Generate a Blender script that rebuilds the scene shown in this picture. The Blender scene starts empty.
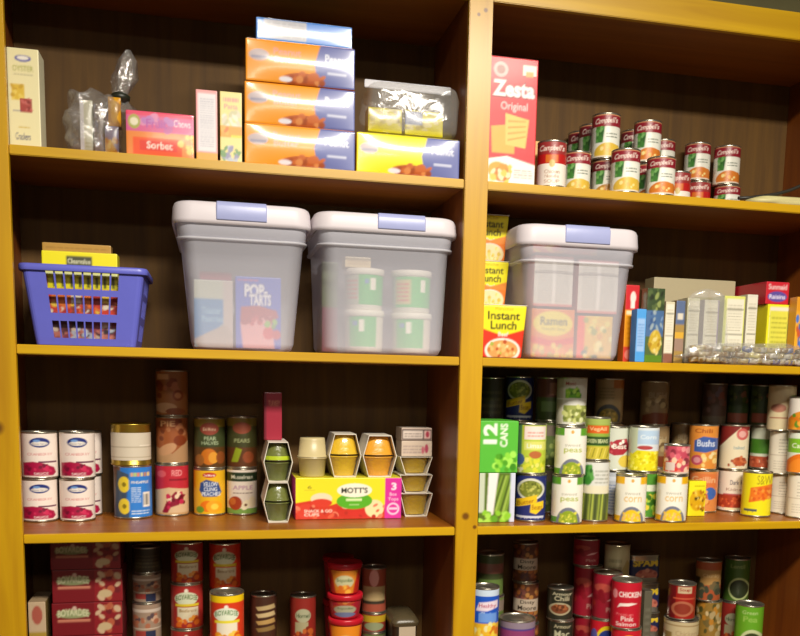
import bpy, math, random
import numpy as np
from mathutils import Vector, Matrix
C = bpy.context.scene.collection
sc = bpy.context.scene
PI = math.pi

# ---------------------------------------------------------------- camera
Z0 = 0.9                                   # height of the unit's reference level above the floor
CAM = np.array([-0.53167, -1.91332, 0.30778 + Z0])
ROT = np.array([[0.97234199, 0.23339394, 0.00885064], [-0.23249998, 0.96361768, 0.13185116], [0.02224463, -0.1302622, 0.99123001]])
F, PX, PY = 890.377, 426.478, 496.86
cd = bpy.data.cameras.new('camera'); cam = bpy.data.objects.new('camera', cd); C.objects.link(cam)
cd.sensor_width = 36; cd.lens = F / 800 * 36
cd.shift_x = (400 - PX) / 800; cd.shift_y = (PY - 318) / 800; cd.clip_start = 0.05
r, f_, u_ = ROT[:, 0], ROT[:, 1], ROT[:, 2]
cam.matrix_world = Matrix(((r[0], u_[0], -f_[0], CAM[0]), (r[1], u_[1], -f_[1], CAM[1]), (r[2], u_[2], -f_[2], CAM[2]), (0, 0, 0, 1)))
sc.camera = cam

def at(u, v, Y):
    """point of the plane at depth Y that the pixel (u, v) shows -> X, Z"""
    D = ROT @ np.array([(u - PX) / F, 1, -(v - PY) / F]); t = (Y - CAM[1]) / D[1]
    p = CAM + t * D
    return float(p[0]), float(p[2])
def atz(u, z, Y):
    """X of column u at height z and depth Y"""
    a, b = at(u, 0, Y), at(u, 600, Y)
    t = (z - a[1]) / (b[1] - a[1])
    return a[0] + t * (b[0] - a[0])

# ---------------------------------------------------------------- world, lights, exposure
w = bpy.data.worlds.new('room_light'); sc.world = w; w.use_nodes = True
w.node_tree.nodes['Background'].inputs[0].default_value = (1.0, 0.9, 0.76, 1)
w.node_tree.nodes['Background'].inputs[1].default_value = 0.07
def area(name, loc, sx, sy, power, col, rot=(0, 0, 0)):
    l = bpy.data.lights.new(name, 'AREA'); l.shape = 'RECTANGLE'; l.size = sx; l.size_y = sy
    l.energy = power; l.color = col
    o = bpy.data.objects.new(name, l); o.location = loc; o.rotation_euler = rot; C.objects.link(o)
    return o
area('ceiling_lamp_near', (0.15, -1.75, Z0 + 1.60), 1.3, 0.30, 92, (1.0, 0.93, 0.81))
area('ceiling_lamp_far', (-0.3, -3.6, Z0 + 1.60), 1.3, 0.5, 26, (1.0, 0.93, 0.81))
sc.view_settings.view_transform = 'Standard'; sc.view_settings.look = 'None'
sc.view_settings.gamma = 1; sc.view_settings.use_curve_mapping = False
sc.view_settings.exposure = 0.58

# ---------------------------------------------------------------- helpers
def srgb(c):
    if isinstance(c, str):
        c = [int(c[i:i + 2], 16) / 255 for i in (0, 2, 4)]
    c = np.asarray(c, float)
    return np.where(c <= .04045, c / 12.92, ((c + .055) / 1.055) ** 2.4)
def nodes(name):
    m = bpy.data.materials.new(name); m.use_nodes = True
    nt = m.node_tree; return m, nt, nt.nodes['Principled BSDF']
def bump(nt, b, scale, strength, dist=0.002, detail=2):
    tc = nt.nodes.new('ShaderNodeTexCoord'); n = nt.nodes.new('ShaderNodeTexNoise'); bp = nt.nodes.new('ShaderNodeBump')
    n.inputs['Scale'].default_value = scale; n.inputs['Detail'].default_value = detail
    bp.inputs['Strength'].default_value = strength; bp.inputs['Distance'].default_value = dist
    nt.links.new(tc.outputs['Object'], n.inputs['Vector']); nt.links.new(n.outputs[0], bp.inputs['Height'])
    nt.links.new(bp.outputs[0], b.inputs['Normal'])
def plain(name, col, rough=.5, metal=0, coat=0, bs=60, bst=.1, spec=.5):
    m, nt, b = nodes(name); c = srgb(col)
    tc = nt.nodes.new('ShaderNodeTexCoord'); n = nt.nodes.new('ShaderNodeTexNoise'); n.inputs['Scale'].default_value = 25
    mx = nt.nodes.new('ShaderNodeMix'); mx.data_type = 'RGBA'
    mx.inputs[6].default_value = (*[x * .93 for x in c], 1); mx.inputs[7].default_value = (*[min(1, x * 1.05) for x in c], 1)
    nt.links.new(tc.outputs['Object'], n.inputs['Vector']); nt.links.new(n.outputs[0], mx.inputs[0]); nt.links.new(mx.outputs[2], b.inputs['Base Color'])
    b.inputs['Roughness'].default_value = rough; b.inputs['Metallic'].default_value = metal
    b.inputs['Coat Weight'].default_value = coat; b.inputs['Specular IOR Level'].default_value = spec
    if bst: bump(nt, b, bs, bst)
    return m
def printed(name, rough, coat=0, bst=.08, bs=40):
    m, nt, b = nodes(name)
    a = nt.nodes.new('ShaderNodeAttribute'); a.attribute_name = 'print'
    nt.links.new(a.outputs['Color'], b.inputs['Base Color'])
    b.inputs['Roughness'].default_value = rough; b.inputs['Coat Weight'].default_value = coat; b.inputs['Coat Roughness'].default_value = .14
    bump(nt, b, bs, bst)
    return m
def wood(name, dark, light, axis, rough=.38, knots=(), ring=9.0, coat=.25):
    m, nt, b = nodes(name); N = nt.nodes.new; L = nt.links.new
    tc = N('ShaderNodeTexCoord'); mp = N('ShaderNodeMapping'); s = [1.0, 1.0, 1.0]
    s = [ring, ring, ring]; s[axis] = ring * .07
    mp.inputs['Scale'].default_value = s; L(tc.outputs['Object'], mp.inputs['Vector'])
    n1 = N('ShaderNodeTexNoise'); n1.inputs['Scale'].default_value = 3; n1.inputs['Detail'].default_value = 5; n1.inputs['Distortion'].default_value = .6
    L(mp.outputs[0], n1.inputs['Vector'])
    rp = N('ShaderNodeValToRGB'); rp.color_ramp.elements[0].position = .3; rp.color_ramp.elements[1].position = .7
    rp.color_ramp.elements[0].color = (*srgb(dark), 1); rp.color_ramp.elements[1].color = (*srgb(light), 1)
    L(n1.outputs[0], rp.inputs[0]); last = rp.outputs[0]
    for (kx, ky, kz, kr) in knots:
        ds = N('ShaderNodeVectorMath'); ds.operation = 'DISTANCE'; ds.inputs[1].default_value = (kx, ky, kz)
        L(tc.outputs['Object'], ds.inputs[0])
        mr = N('ShaderNodeMapRange'); mr.inputs[1].default_value = kr * .45; mr.inputs[2].default_value = kr; mr.inputs[3].default_value = .85; mr.inputs[4].default_value = 0
        L(ds.outputs['Value'], mr.inputs[0])
        mx = N('ShaderNodeMix'); mx.data_type = 'RGBA'; mx.inputs[7].default_value = (*srgb('5a2b08'), 1)
        L(mr.outputs[0], mx.inputs[0]); L(last, mx.inputs[6]); last = mx.outputs[2]
    L(last, b.inputs['Base Color'])
    b.inputs['Roughness'].default_value = rough; b.inputs['Coat Weight'].default_value = coat; b.inputs['Coat Roughness'].default_value = .25
    bp = N('ShaderNodeBump'); bp.inputs['Strength'].default_value = .12; bp.inputs['Distance'].default_value = .002
    L(n1.outputs[0], bp.inputs['Height']); L(bp.outputs[0], b.inputs['Normal'])
    return m
def clear(name, col, alpha, rough=.3, bst=.0, bs=30, glossy=0.0):
    """translucent plastic: part of the light goes straight through, the rest is scattered"""
    m, nt, b = nodes(name); N = nt.nodes.new; L = nt.links.new
    b.inputs['Base Color'].default_value = (*srgb(col), 1); b.inputs['Roughness'].default_value = rough
    tr = N('ShaderNodeBsdfTransparent'); mx = N('ShaderNodeMixShader')
    out = nt.nodes['Material Output']
    L(tr.outputs[0], mx.inputs[1]); L(b.outputs[0], mx.inputs[2])
    if bst: bump(nt, b, bs, bst, .004, 3)
    if glossy:
        lw = N('ShaderNodeLayerWeight'); lw.inputs[0].default_value = .35
        mr = N('ShaderNodeMapRange'); mr.inputs[3].default_value = alpha; mr.inputs[4].default_value = min(1, alpha + glossy)
        L(lw.outputs['Facing'], mr.inputs[0]); L(mr.outputs[0], mx.inputs[0])
    else: mx.inputs[0].default_value = alpha
    L(mx.outputs[0], out.inputs['Surface'])
    return m
def film(name, fac=.12, bst=.6, bs=22, haze=.04):
    m, nt, b = nodes(name); N = nt.nodes.new; L = nt.links.new
    tr = N('ShaderNodeBsdfTransparent'); g = N('ShaderNodeBsdfGlossy'); g.inputs['Roughness'].default_value = .12
    b.inputs['Base Color'].default_value = (.8, .8, .78, 1); b.inputs['Roughness'].default_value = .4
    tc = N('ShaderNodeTexCoord'); n = N('ShaderNodeTexNoise'); bp = N('ShaderNodeBump')
    n.inputs['Scale'].default_value = bs; n.inputs['Detail'].default_value = 3; n.inputs['Distortion'].default_value = 1.5
    bp.inputs['Strength'].default_value = bst; bp.inputs['Distance'].default_value = .01
    L(tc.outputs['Object'], n.inputs['Vector']); L(n.outputs[0], bp.inputs['Height']); L(bp.outputs[0], g.inputs['Normal'])
    m1 = N('ShaderNodeMixShader'); m1.inputs[0].default_value = fac; L(tr.outputs[0], m1.inputs[1]); L(g.outputs[0], m1.inputs[2])
    m2 = N('ShaderNodeMixShader'); m2.inputs[0].default_value = haze; L(m1.outputs[0], m2.inputs[1]); L(b.outputs[0], m2.inputs[2])
    L(m2.outputs[0], nt.nodes['Material Output'].inputs['Surface'])
    return m

def mesh(name, V, Fc, smooth=True, col=None):
    me = bpy.data.meshes.new(name); me.from_pydata([tuple(v) for v in V], [], [tuple(f) for f in Fc]); me.update()
    me.polygons.foreach_set('use_smooth', [smooth] * len(me.polygons))
    if col is not None:
        a = me.color_attributes.new('print', 'FLOAT_COLOR', 'POINT')
        c = np.ones((len(V), 4), np.float32); c[:, :3] = col; a.data.foreach_set('color', c.ravel())
    return me
def ob(name, me, mat=None, parent=None, loc=(0, 0, 0), rz=0):
    o = bpy.data.objects.new(name, me); C.objects.link(o)
    if mat is not None and me is not None and len(me.materials) == 0: me.materials.append(mat)
    o.location = loc; o.rotation_euler = (0, 0, rz)
    if parent is not None: o.parent = parent
    return o
def tag(o, label, cat, group=None, kind=None):
    o['label'] = label; o['category'] = cat
    if group: o['group'] = group
    if kind: o['kind'] = kind
    return o
def thing(name, label, cat, loc, rz=0, group=None):
    return tag(ob(name, None, None, None, loc, rz), label, cat, group)
def struct(name, me, mat):
    o = ob(name, me, mat); o['kind'] = 'structure'; return o
def boxv(x0, x1, y0, y1, z0, z1):
    V = [(x, y, z) for z in (z0, z1) for y in (y0, y1) for x in (x0, x1)]
    return V, [(0, 2, 3, 1), (4, 5, 7, 6), (0, 1, 5, 4), (2, 6, 7, 3), (0, 4, 6, 2), (1, 3, 7, 5)]
def bevbox(name, x0, x1, y0, y1, z0, z1, bev=.0015):
    V, Fc = boxv(x0, x1, y0, y1, z0, z1)
    me = mesh(name, V, Fc, False)
    import bmesh
    bm = bmesh.new(); bm.from_mesh(me)
    if bev: bmesh.ops.bevel(bm, geom=list(bm.edges), offset=bev, segments=2, affect='EDGES')
    bm.to_mesh(me); bm.free(); return me
def lathe(name, prof, n=40, cap0=True, cap1=True, smooth=True, arc=False):
    V, Fc = [], []
    for (rr, z) in prof:
        for i in range(n):
            t = 2 * PI * i / n; V.append((rr * math.sin(t), -rr * math.cos(t), z))
    for j in range(len(prof) - 1):
        for i in range(n):
            a, b = j * n + i, j * n + (i + 1) % n
            Fc.append((a, b, b + n, a + n))
    if cap0: Fc.append(tuple(reversed(range(n))))
    if cap1: Fc.append(tuple(range((len(prof) - 1) * n, len(prof) * n)))
    return mesh(name, V, Fc, smooth)

# ---------------------------------------------------------------- print canvas (what is printed on labels and cartons)
_txt = {}
def glyphs(s, bold):
    k = (s, bold)
    if k in _txt: return _txt[k]
    cu = bpy.data.curves.new('t', 'FONT'); cu.body = s; cu.size = 1; cu.offset = bold; cu.resolution_u = 3
    o = bpy.data.objects.new('t', cu); C.objects.link(o)
    bpy.context.view_layer.update(); dg = bpy.context.evaluated_depsgraph_get()
    me = bpy.data.meshes.new_from_object(o.evaluated_get(dg)); me.calc_loop_triangles()
    P = np.array([v.co[:2] for v in me.vertices]); T = np.array([t.vertices[:] for t in me.loop_triangles])
    bpy.data.objects.remove(o); bpy.data.curves.remove(cu); bpy.data.meshes.remove(me)
    P = P - P.min(0); P = P / P.max(0)
    _txt[k] = (P, T); return P, T
class Cv:
    def __init__(s, w, h, bg, ss=4):
        s.w, s.h, s.ss = w, h, ss; s.W, s.H = w * ss, h * ss
        s.a = np.empty((s.H, s.W, 3)); s.a[:] = srgb(bg); s.rng = random.Random(w * 31 + h)
    def fill(s, pts, c, mask=None):
        P = np.array(pts, float) * (s.W, s.H)
        x0, y0 = np.maximum(np.floor(P.min(0)).astype(int), 0); x1 = min(s.W, int(np.ceil(P[:, 0].max())) + 1); y1 = min(s.H, int(np.ceil(P[:, 1].max())) + 1)
        if x1 <= x0 or y1 <= y0: return s
        X, Y = np.meshgrid(np.arange(x0, x1) + .5, np.arange(y0, y1) + .5); ins = np.zeros(X.shape, bool)
        for i in range(len(P)):
            (xa, ya), (xb, yb) = P[i], P[i - 1]
            if ya == yb: continue
            ins ^= ((ya > Y) != (yb > Y)) & (X < (xb - xa) * (Y - ya) / (yb - ya) + xa)
        s.a[y0:y1, x0:x1][ins] = srgb(c)
        return s
    p = fill
    def r(s, x0, y0, x1, y1, c): s.fill([(x0, y0), (x1, y0), (x1, y1), (x0, y1)], c); return s
    def e(s, cx, cy, rx, ry, c, rot=0, a0=0, a1=360):
        pts = []
        for k in range(25):
            t = math.radians(a0 + (a1 - a0) * k / 24); pts.append((cx + rx * math.cos(t) * math.cos(rot) - ry * math.sin(t) * math.sin(rot), cy + ry * math.sin(t) * math.cos(rot) + rx * math.cos(t) * math.sin(rot)))
        s.fill(pts, c); return s
    def t(s, txt, x0, y0, x1, y1, c, bold=.015, shear=0, arc=0, rot=False, out=None, skew=0):
        if out: 
            dx, dy = (x1 - x0) * .03, (y1 - y0) * .08
            s.t(txt, x0 - dx, y0 - dy, x1 + dx, y1 + dy, out, bold + .04, shear, arc, rot, skew=skew)
        P, T = glyphs(txt, bold); Q = P.copy()
        if rot: Q = np.stack([1 - P[:, 1], P[:, 0]], 1)
        X = x0 + Q[:, 0] * (x1 - x0) + shear * (Q[:, 1] - .5) * (y1 - y0) ; Y = y0 + Q[:, 1] * (y1 - y0) + arc * (1 - (2 * Q[:, 0] - 1) ** 2) + skew * (Q[:, 0] - .5)
        X *= s.W; Y *= s.H; cl = srgb(c)
        for tr in T:
            xs, ys = X[tr], Y[tr]
            a0, a1, b0, b1 = max(0, int(xs.min())), min(s.W, int(xs.max()) + 2), max(0, int(ys.min())), min(s.H, int(ys.max()) + 2)
            if a1 <= a0 or b1 <= b0: continue
            gx, gy = np.meshgrid(np.arange(a0, a1) + .5, np.arange(b0, b1) + .5)
            d = [(xs[(k + 1) % 3] - xs[k]) * (gy - ys[k]) - (ys[(k + 1) % 3] - ys[k]) * (gx - xs[k]) for k in range(3)]
            ins = ((d[0] >= 0) & (d[1] >= 0) & (d[2] >= 0)) | ((d[0] <= 0) & (d[1] <= 0) & (d[2] <= 0))
            s.a[b0:b1, a0:a1][ins] = cl
        return s
    def n(s, x0, y0, x1, y1, cols, n, size, asp=1, ell=False, rot=0):
        """n small blobs scattered in the rectangle (or its inscribed ellipse)"""
        for k in range(n):
            while True:
                x, y = s.rng.random(), s.rng.random()
                if not ell or (2 * x - 1) ** 2 + (2 * y - 1) ** 2 < 1: break
            z = size * (.7 + .6 * s.rng.random())
            s.e(x0 + x * (x1 - x0), y0 + y * (y1 - y0), z, z * asp * s.w / s.h, s.rng.choice(cols), rot + s.rng.uniform(-.4, .4))
        return s
    def ln(s, x0, y0, x1, y1, c, n, th=.45):
        """n rows of small print"""
        hh = (y1 - y0) / n
        for k in range(n):
            x = x0
            while x < x1 - .01:
                l = min(x1 - x, s.rng.uniform(.04, .16)); s.r(x, y0 + k * hh, x + l, y0 + (k + th) * hh, c); x += l + .018
        return s
    def get(s):
        return s.a.reshape(s.h, s.ss, s.w, s.ss, 3).mean((1, 3))
def sample(img, x, y):
    h, w_ = img.shape[:2]; fx = np.clip(x * w_ - .5, 0, w_ - 1); fy = np.clip(y * h - .5, 0, h - 1)
    ix, iy = np.minimum(fx.astype(int), w_ - 2), np.minimum(fy.astype(int), h - 2); tx, ty = (fx - ix)[..., None], (fy - iy)[..., None]
    return (img[iy, ix] * (1 - tx) + img[iy, ix + 1] * tx) * (1 - ty) + (img[iy + 1, ix] * (1 - tx) + img[iy + 1, ix + 1] * tx) * ty

# ---------------------------------------------------------------- materials
POST = wood('stained_pine_upright', 'b07f03', 'cc9e06', 2, knots=[(.022, -.006, Z0 + .005, .011), (.044, -.006, Z0 - .02, .006), (.02, -.006, Z0 + 1.07, .005), (.035, -.006, Z0 + 1.08, .006), (-.946, -.006, Z0 + .195, .018)])
RAIL = wood('stained_pine_edge', 'b88a03', 'd0a408', 0)
BOARD = wood('stained_pine_board', '86490a', '9c5c10', 0, rough=.45)
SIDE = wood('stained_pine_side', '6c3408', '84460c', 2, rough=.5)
BACK = wood('dark_hardboard_back', '523608', '66460e', 2, rough=.7, ring=14, coat=0)
TIN = plain('tin_plate', 'b9b4a4', .28, .9)
GOLD = plain('gold_lacquered_tin', 'b59a3c', .3, .85)
PAPER = printed('printed_can_label', .38, .15)
CARD = printed('printed_carton', .42, .12)
GLOSSY = printed('printed_shrink_wrapped_carton', .4, 1, .06, 12)
FOILP = printed('printed_plastic_pouch', .25, .3, .6, 35)
WHITE = plain('white_board', 'e6e0d4', .6)
FILM = film('clear_plastic_film', .10, .35, 14, .14)
CELLO = film('crinkled_cellophane', .24, 1.0, 30, .12)
TOTE = clear('milky_tote_plastic', 'f2f2ff', .45, .35)
RIB = clear('milky_tote_rim_plastic', 'ececf4', .45, .35)
TOTELID = clear('milky_tote_lid_plastic', 'ece4ea', .80, .4)
LATCH = plain('blue_grey_latch_plastic', 'a4abd8', .35)
BASKET = plain('periwinkle_plastic', '6468cc', .35, bst=.02)

# ---------------------------------------------------------------- room shell
struct('floor', mesh('floor', *boxv(-4, 4, -5, .6, -.05, 0), False), plain('brown_floor_tiles', '4c4030', .5))
struct('wall_back', mesh('wall_back', *boxv(-4, 4, .42, .5, 0, 2.62), False), plain('olive_painted_wall', '8a845a', .8))
struct('ceiling', mesh('ceiling', *boxv(-4, 4, -5, .6, 2.62, 2.7), False), plain('white_ceiling_tiles', 'cfc8b4', .8))

# ---------------------------------------------------------------- shelving unit
B1, B2, B3, B4, B5 = Z0 + .7370, Z0 + .3598, Z0 - .0206, Z0 - .401, Z0 - .80      # tops of the boards
S1, S2, S3, S4 = B1 + .0006, B2 + .0006, B3 + .0006, B4 + .0006                  # where things stand
W, XP, XR, DEP, TH = .905, .0512, .979, .305, .0189
RB = Z0 + 1.0994
XL, XM = -.946, .019                       # inner faces behind the wider front stiles
unit = thing('shelving_unit', 'tall honey-stained pine shelving unit with two bays of stocked shelves', 'shelves', (0, 0, 0))
for x0, x1, p0, p1 in ((-W - .06, -W, -W - .06, XL), (0, XP, 0, XM), (XR, XR + .05, XR + .0, XR + .05)):
    st_ = ob('stile', bevbox('stile', x0, x1, -.006, .010, 0, RB + .06), POST, unit)
    ob('side_panel', mesh('side_panel', *boxv(p0, p1, .0102, DEP, 0, RB + .03), False), SIDE, unit)
for x0, x1, a0, a1 in ((-W, 0, XL, 0), (XP, XR, XM, XR)):
    ob('back_panel', mesh('back_panel', *boxv(a0 + .0005, a1 - .0005, DEP - .006, DEP, .02, RB + .05), False), BACK, unit)
    ob('top_rail', bevbox('top_rail', x0 + .0005, x1 - .0005, -.006, .010, RB, RB + .0595), RAIL, unit)
    ob('top_board', mesh('top_board', *boxv(a0 + .0005, a1 - .0005, .0105, DEP - .0065, RB + .006, RB + .026), False), BOARD, unit)
    for z in (B1, B2, B3, B4, B5):
        b = ob('shelf', bevbox('shelf', a0 + .0006, a1 - .0006, .0105, DEP - .0065, z - TH, z, .0006), BOARD, unit)
        ob('edge_strip', bevbox('edge_strip', x0 + .0006, x1 - .0006, 0, .0103, z - TH, z - .0002, .0015), RAIL, b)

# ---------------------------------------------------------------- printed designs (all seen from the front, y up)
def can_design(fn, bg, h=76):
    c = Cv(60, h, bg); fn(c); return c.get()
DES = {}
def D(name, bg, h=76):
    def deco(fn): DES[name] = can_design(fn, bg, h); return fn
    return deco
WH = 'f2ece0'
@D('cran', 'f3e6dc')
def _(c):
    c.e(.5, .8, .28, .115, '1d2f7c').e(.5, .775, .23, .05, WH).t('Ocean Spray', .3, .74, .7, .79, '1d2f7c', .01).e(.42, .84, .1, .03, '6f9bd8')
    c.t('CRANBERRY', .16, .5, .84, .56, 'd88a8a', .01).r(.45, .33, .95, .37, '6a3350')
    c.p([(.04, .03), (.04, .33), (.3, .36), (.6, .32), (.88, .22), (.93, .1), (.85, .03)], 'ac1445').n(.1, .05, .8, .28, ['8c1038', 'd0305c', '751033'], 14, .05).t('SAUCE', .32, .05, .72, .11, 'f0d8d8')
@D('pine', '2f78cc', 84)
def _(c):
    c.r(0, 0, .18, 1, '6b4a30').p([(0, 0), (.5, 0), (.33, .25), (.35, .6), (.45, .85), (.1, .95)], '40536a')
    for y in (.66, .22): c.e(.27, y, .15, .16, 'e8cf3a').e(.27, y, .05, .05, '8a7a20')
    c.r(.4, 0, 1, 1, '2f80d8')
    for k in range(6): c.r(.44 + k * .085, .82, .51 + k * .085, .9, ['e0b080', 'b8d070', 'e08870', 'd0d0a0', 'c08868', 'e6d090'][k])
    c.t('PINEAPPLE', .46, .68, .9, .73, WH).ln(.45, .3, .7, .62, 'c8dcf4', 9).r(.76, .2, .93, .5, WH)
    for k in range(7): c.r(.775 + k * .02, .24, .785 + k * .02, .46, '202830')
    c.ln(.45, .06, .92, .16, 'c8dcf4', 2)
@D('blank', 'd8cdb8', 50)
def _(c): c.r(0, .47, 1, .5, 'a89a80').r(0, .1, 1, .13, 'b8aa90').r(.7, .52, .96, .56, 'f0e6d4')
@D('cherry', 'c02a3a')
def _(c):
    c.e(.2, .84, .13, .07, 'd85a60').r(.42, .7, .95, .74, '8c1828').t('RED', .5, .8, .8, .92, 'f0a0a0').p([(0, .0), (0, .5), (.4, .56), (1, .52), (1, 0)], 'd8b890')
    c.p([(.2, .05), (.35, .3), (.6, .48), (.9, .4), (.7, .2), (.45, .15), (.35, .02)], '8c1030').n(.35, .12, .85, .45, ['c02850', '6c0820', 'e8d0b0'], 16, .06).r(0, .0, 1, .04, 'c8a070')
@D('brown', '96522a')
def _(c):
    c.p([(.0, .0), (.0, .35), (.5, .2), (1, .5), (1, 0)], 'b08860').n(.1, .5, .9, .95, ['6e3218', 'b07048', '803c20'], 16, .08).e(.35, .3, .3, .12, 'c09068', .3).e(.75, .5, .2, .12, '7a3416').t('PIE', .15, .82, .6, .94, 'd8a878')
@D('brown2', 'a06838')
def _(c):
    c.r(.05, .82, .4, .94, 'd8b080').n(.05, .4, .7, .8, ['7a3c1c', 'b87850', '8c4822'], 14, .09).e(.68, .45, .17, .13, '8a4420').e(.68, .45, .1, .07, 'b87c50').e(.3, .16, .35, .12, 'c8a078').e(.6, .08, .3, .08, '8c4c28')
@D('fruit', 'e8b41e')
def _(c):
    c.e(.5, .9, .22, .06, 'c03020').t('Del Monte', .32, .87, .68, .92, WH).p([(.22, .72), (.4, .8), (.78, .72), (.88, .5), (.74, .4), (.3, .4), (.18, .55)], '2f4c88')
    c.t('YELLOW', .3, .64, .76, .74, 'dfe6f0').t('CLING', .32, .53, .74, .62, 'dfe6f0').t('PEACHES', .26, .42, .84, .51, 'dfe6f0').e(.42, .18, .22, .13, 'e87818').e(.64, .17, .26, .14, 'f2a61e').e(.66, .17, .12, .07, 'f8d048').e(.2, .1, .12, .08, '6a9a2a')
@D('mixed', '3c4424')
def _(c):
    c.r(0, .84, 1, 1, '8a7424').e(.5, .8, .3, .13, '8c4030').t('Del Monte', .3, .76, .7, .83, 'd8b090').t('PEAR', .32, .56, .72, .64, 'a8b890').t('HALVES', .25, .47, .78, .54, 'a8b890').r(0, 0, 1, .42, '5a3a18').e(.48, .22, .26, .17, 'c8701c').e(.62, .2, .16, .12, 'e09a30').e(.18, .15, .14, .12, '9c6028').e(.85, .2, .14, .13, '8a4a20')
@D('mixed2', '40401f')
def _(c):
    c.r(0, .84, 1, 1, '7e6a24').e(.5, .8, .3, .12, '8c4630').t('PEARS', .25, .5, .75, .58, '9aa070').r(0, 0, 1, .4, '5c3418').p([(.15, .1), (.3, .4), (.5, .36), (.36, .1)], '8c9a1e').e(.7, .2, .18, .12, '8a4424')
@D('apple', 'e8dccc')
def _(c):
    c.r(0, .74, 1, .95, '23361f').t('Musselman', .15, .8, .85, .89, 'd8d8c0').t('APPLE', .2, .55, .86, .65, 'b890a8').ln(.2, .46, .85, .52, '9a8a80', 1).r(0, 0, 1, .12, '78a048').e(.28, .24, .22, .16, 'a84020').e(.2, .28, .1, .08, 'c86a30').e(.62, .2, .16, .1, 'f0e4c0', .5).e(.84, .26, .12, .13, 'ecdcb8').e(.62, .2, .05, .03, '6a4020')
def soup(name, food, red='8c1a2a', alt=0):
    def fn(c):
        c.r(0, .72, 1, 1, red).r(0, .985, 1, 1, 'd8a070').t("Campbell's", .12, .76, .9, .93, 'f0dcd0', .012, .3, skew=.03)
        c.p([(.0, .72), (0, .2), (.1, .3), (.42, .72)], 'c8c8bc').p([(.16, .72), (.16, .34), (.42, .34), (.46, .72)], '3f7a34').n(.18, .36, .42, .7, ['5c9a48', '2c5c28', '76ac60'], 12, .05)
        c.p([(.46, .66), (1, .66), (1, .32), (.4, .32)], 'e4e4d8').ln(.52, .46, .9, .6, '7c8478', 2)
        c.e(.62, .1, .5, .24, food).n(.3, .05, .95, .28, ['f0dc90', food, 'e8a848'], 12, .05).r(0, 0, 1, .03, 'e8dcc8')
    DES[name] = can_design(fn, 'dfe0d4')
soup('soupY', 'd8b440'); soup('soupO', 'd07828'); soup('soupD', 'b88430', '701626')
@D('noodle', 'efe8dc')
def _(c):
    c.r(0, .72, 1, 1, '983030').r(0, .5, 1, .72, 'b81c1c').r(.3, .52, .72, .7, 'd06a20').t("Campbell's", .08, .76, .92, .93, 'f4e0d4', .012, .3).e(.52, .5, .1, .09, 'c8b060')
    c.t('Chicken', .26, .27, .78, .36, 'b08a70').t('Noodle', .28, .17, .76, .25, 'b08a70').t('SOUP', .26, .05, .78, .13, 'a87858', .0)
@D('navy', '283070')
def _(c):
    c.e(.5, .7, .44, .25, 'd8d8c8').e(.5, .7, .38, .2, '7c8432').n(.14, .52, .86, .88, ['a8ac4c', '5c6420', 'c0c060'], 34, .035, 1, True)
    c.p([(.02, .28), (.04, .46), (.7, .58), (.72, .42), (.5, .36)], 'e8c020').p([(.5, .18), (.52, .38), (.92, .44), (.92, .28), (.7, .14)], 'ecc824').t('Butter', .08, .36, .62, .46, 'a06814', skew=.09).t('Beans', .56, .24, .88, .36, 'a06814')
    c.r(.06, .03, .94, .1, 'd0d4e0')
    c.ln(.06, .03, .94, .1, '283070', 1, .3)
@D('lima', 'b8c840')
def _(c):
    c.r(0, 0, .22, 1, '4e7a50').r(.3, .7, .97, .98, 'f0dcd4').ln(.4, .76, .9, .9, 'd8988c', 2, .4).r(.28, .7, .3, 1, 'c0584c').r(.3, .48, .97, .66, 'd8d870').t('Limas', .38, .52, .86, .62, 'e8f0e0').e(.66, .38, .2, .08, 'b86a38').e(.18, .28, .14, .12, '40588c').n(.3, .04, .98, .32, ['d8d83c', 'a8b828', 'e8e070'], 24, .055).n(0, .02, .3, .16, ['c8c8a8', '9aa048'], 8, .05)
def generic(name, ac, word, f1, f2):
    def fn(c):
        c.r(0, .84, 1, 1, ac).r(.3, .84, .8, 1, WH).e(.55, .92, .05, .04, 'd8a040').r(0, .0, .2, .12, ac)
        c.t('sweet', .32, .6, .82, .66, 'a8a490', .0).t(word, .3, .44, .86, .56, f1, .01).r(.02, .2, .16, .7, 'e8e0cc')
        c.e(.56, .0, .38, .34, '74788a').e(.56, .0, .31, .27, f2).n(.28, .0, .84, .22, [f1, f2, 'e4dc50'], 36, .035)
    DES[name] = can_design(fn, 'eeeadc')
generic('peas', '5c9c28', 'peas', 'a8b43c', '8ca024'); generic('corn', 'ecb410', 'corn', 'e0b870', 'e8c01c')
@D('lettuce', 'dcdad0')
def _(c):
    c.r(0, 0, .22, 1, 'c8c2ac').t('Mixed', .3, .86, .62, .93, 'b04848').p([(.3, .58), (.3, .72), (.4, .8), (.6, .78), (.66, .84), (.76, .7), (.82, .58)], '6cb428').n(.32, .58, .78, .76, ['9ad43c', '4c8c1c', 'b8e058'], 16, .06)
    c.r(0, .54, 1, .57, 'eeeee4').r(.24, .05, 1, .42, '98a050').n(.26, .05, .98, .4, ['c8cc80', '78823c', 'dce0a8', '5c6030'], 28, .06)
@D('aspar', '5c6830')
def _(c):
    c.r(0, .5, 1, 1, 'd8d8d0').e(.24, .78, .2, .18, '3c8430').n(.08, .62, .42, .92, ['2c6c28', '5ca048'], 8, .07).ln(.5, .64, .95, .9, 'a8a89c', 4).r(0, .46, 1, .6, 'e0d8bc')
    for k in range(9): x = .06 + k * .11; c.p([(x, .0), (x + .05, .46), (x + .1, .46), (x + .07, 0)], ['a8b44c', '404c24', '8c9a3c'][k % 3])
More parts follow.
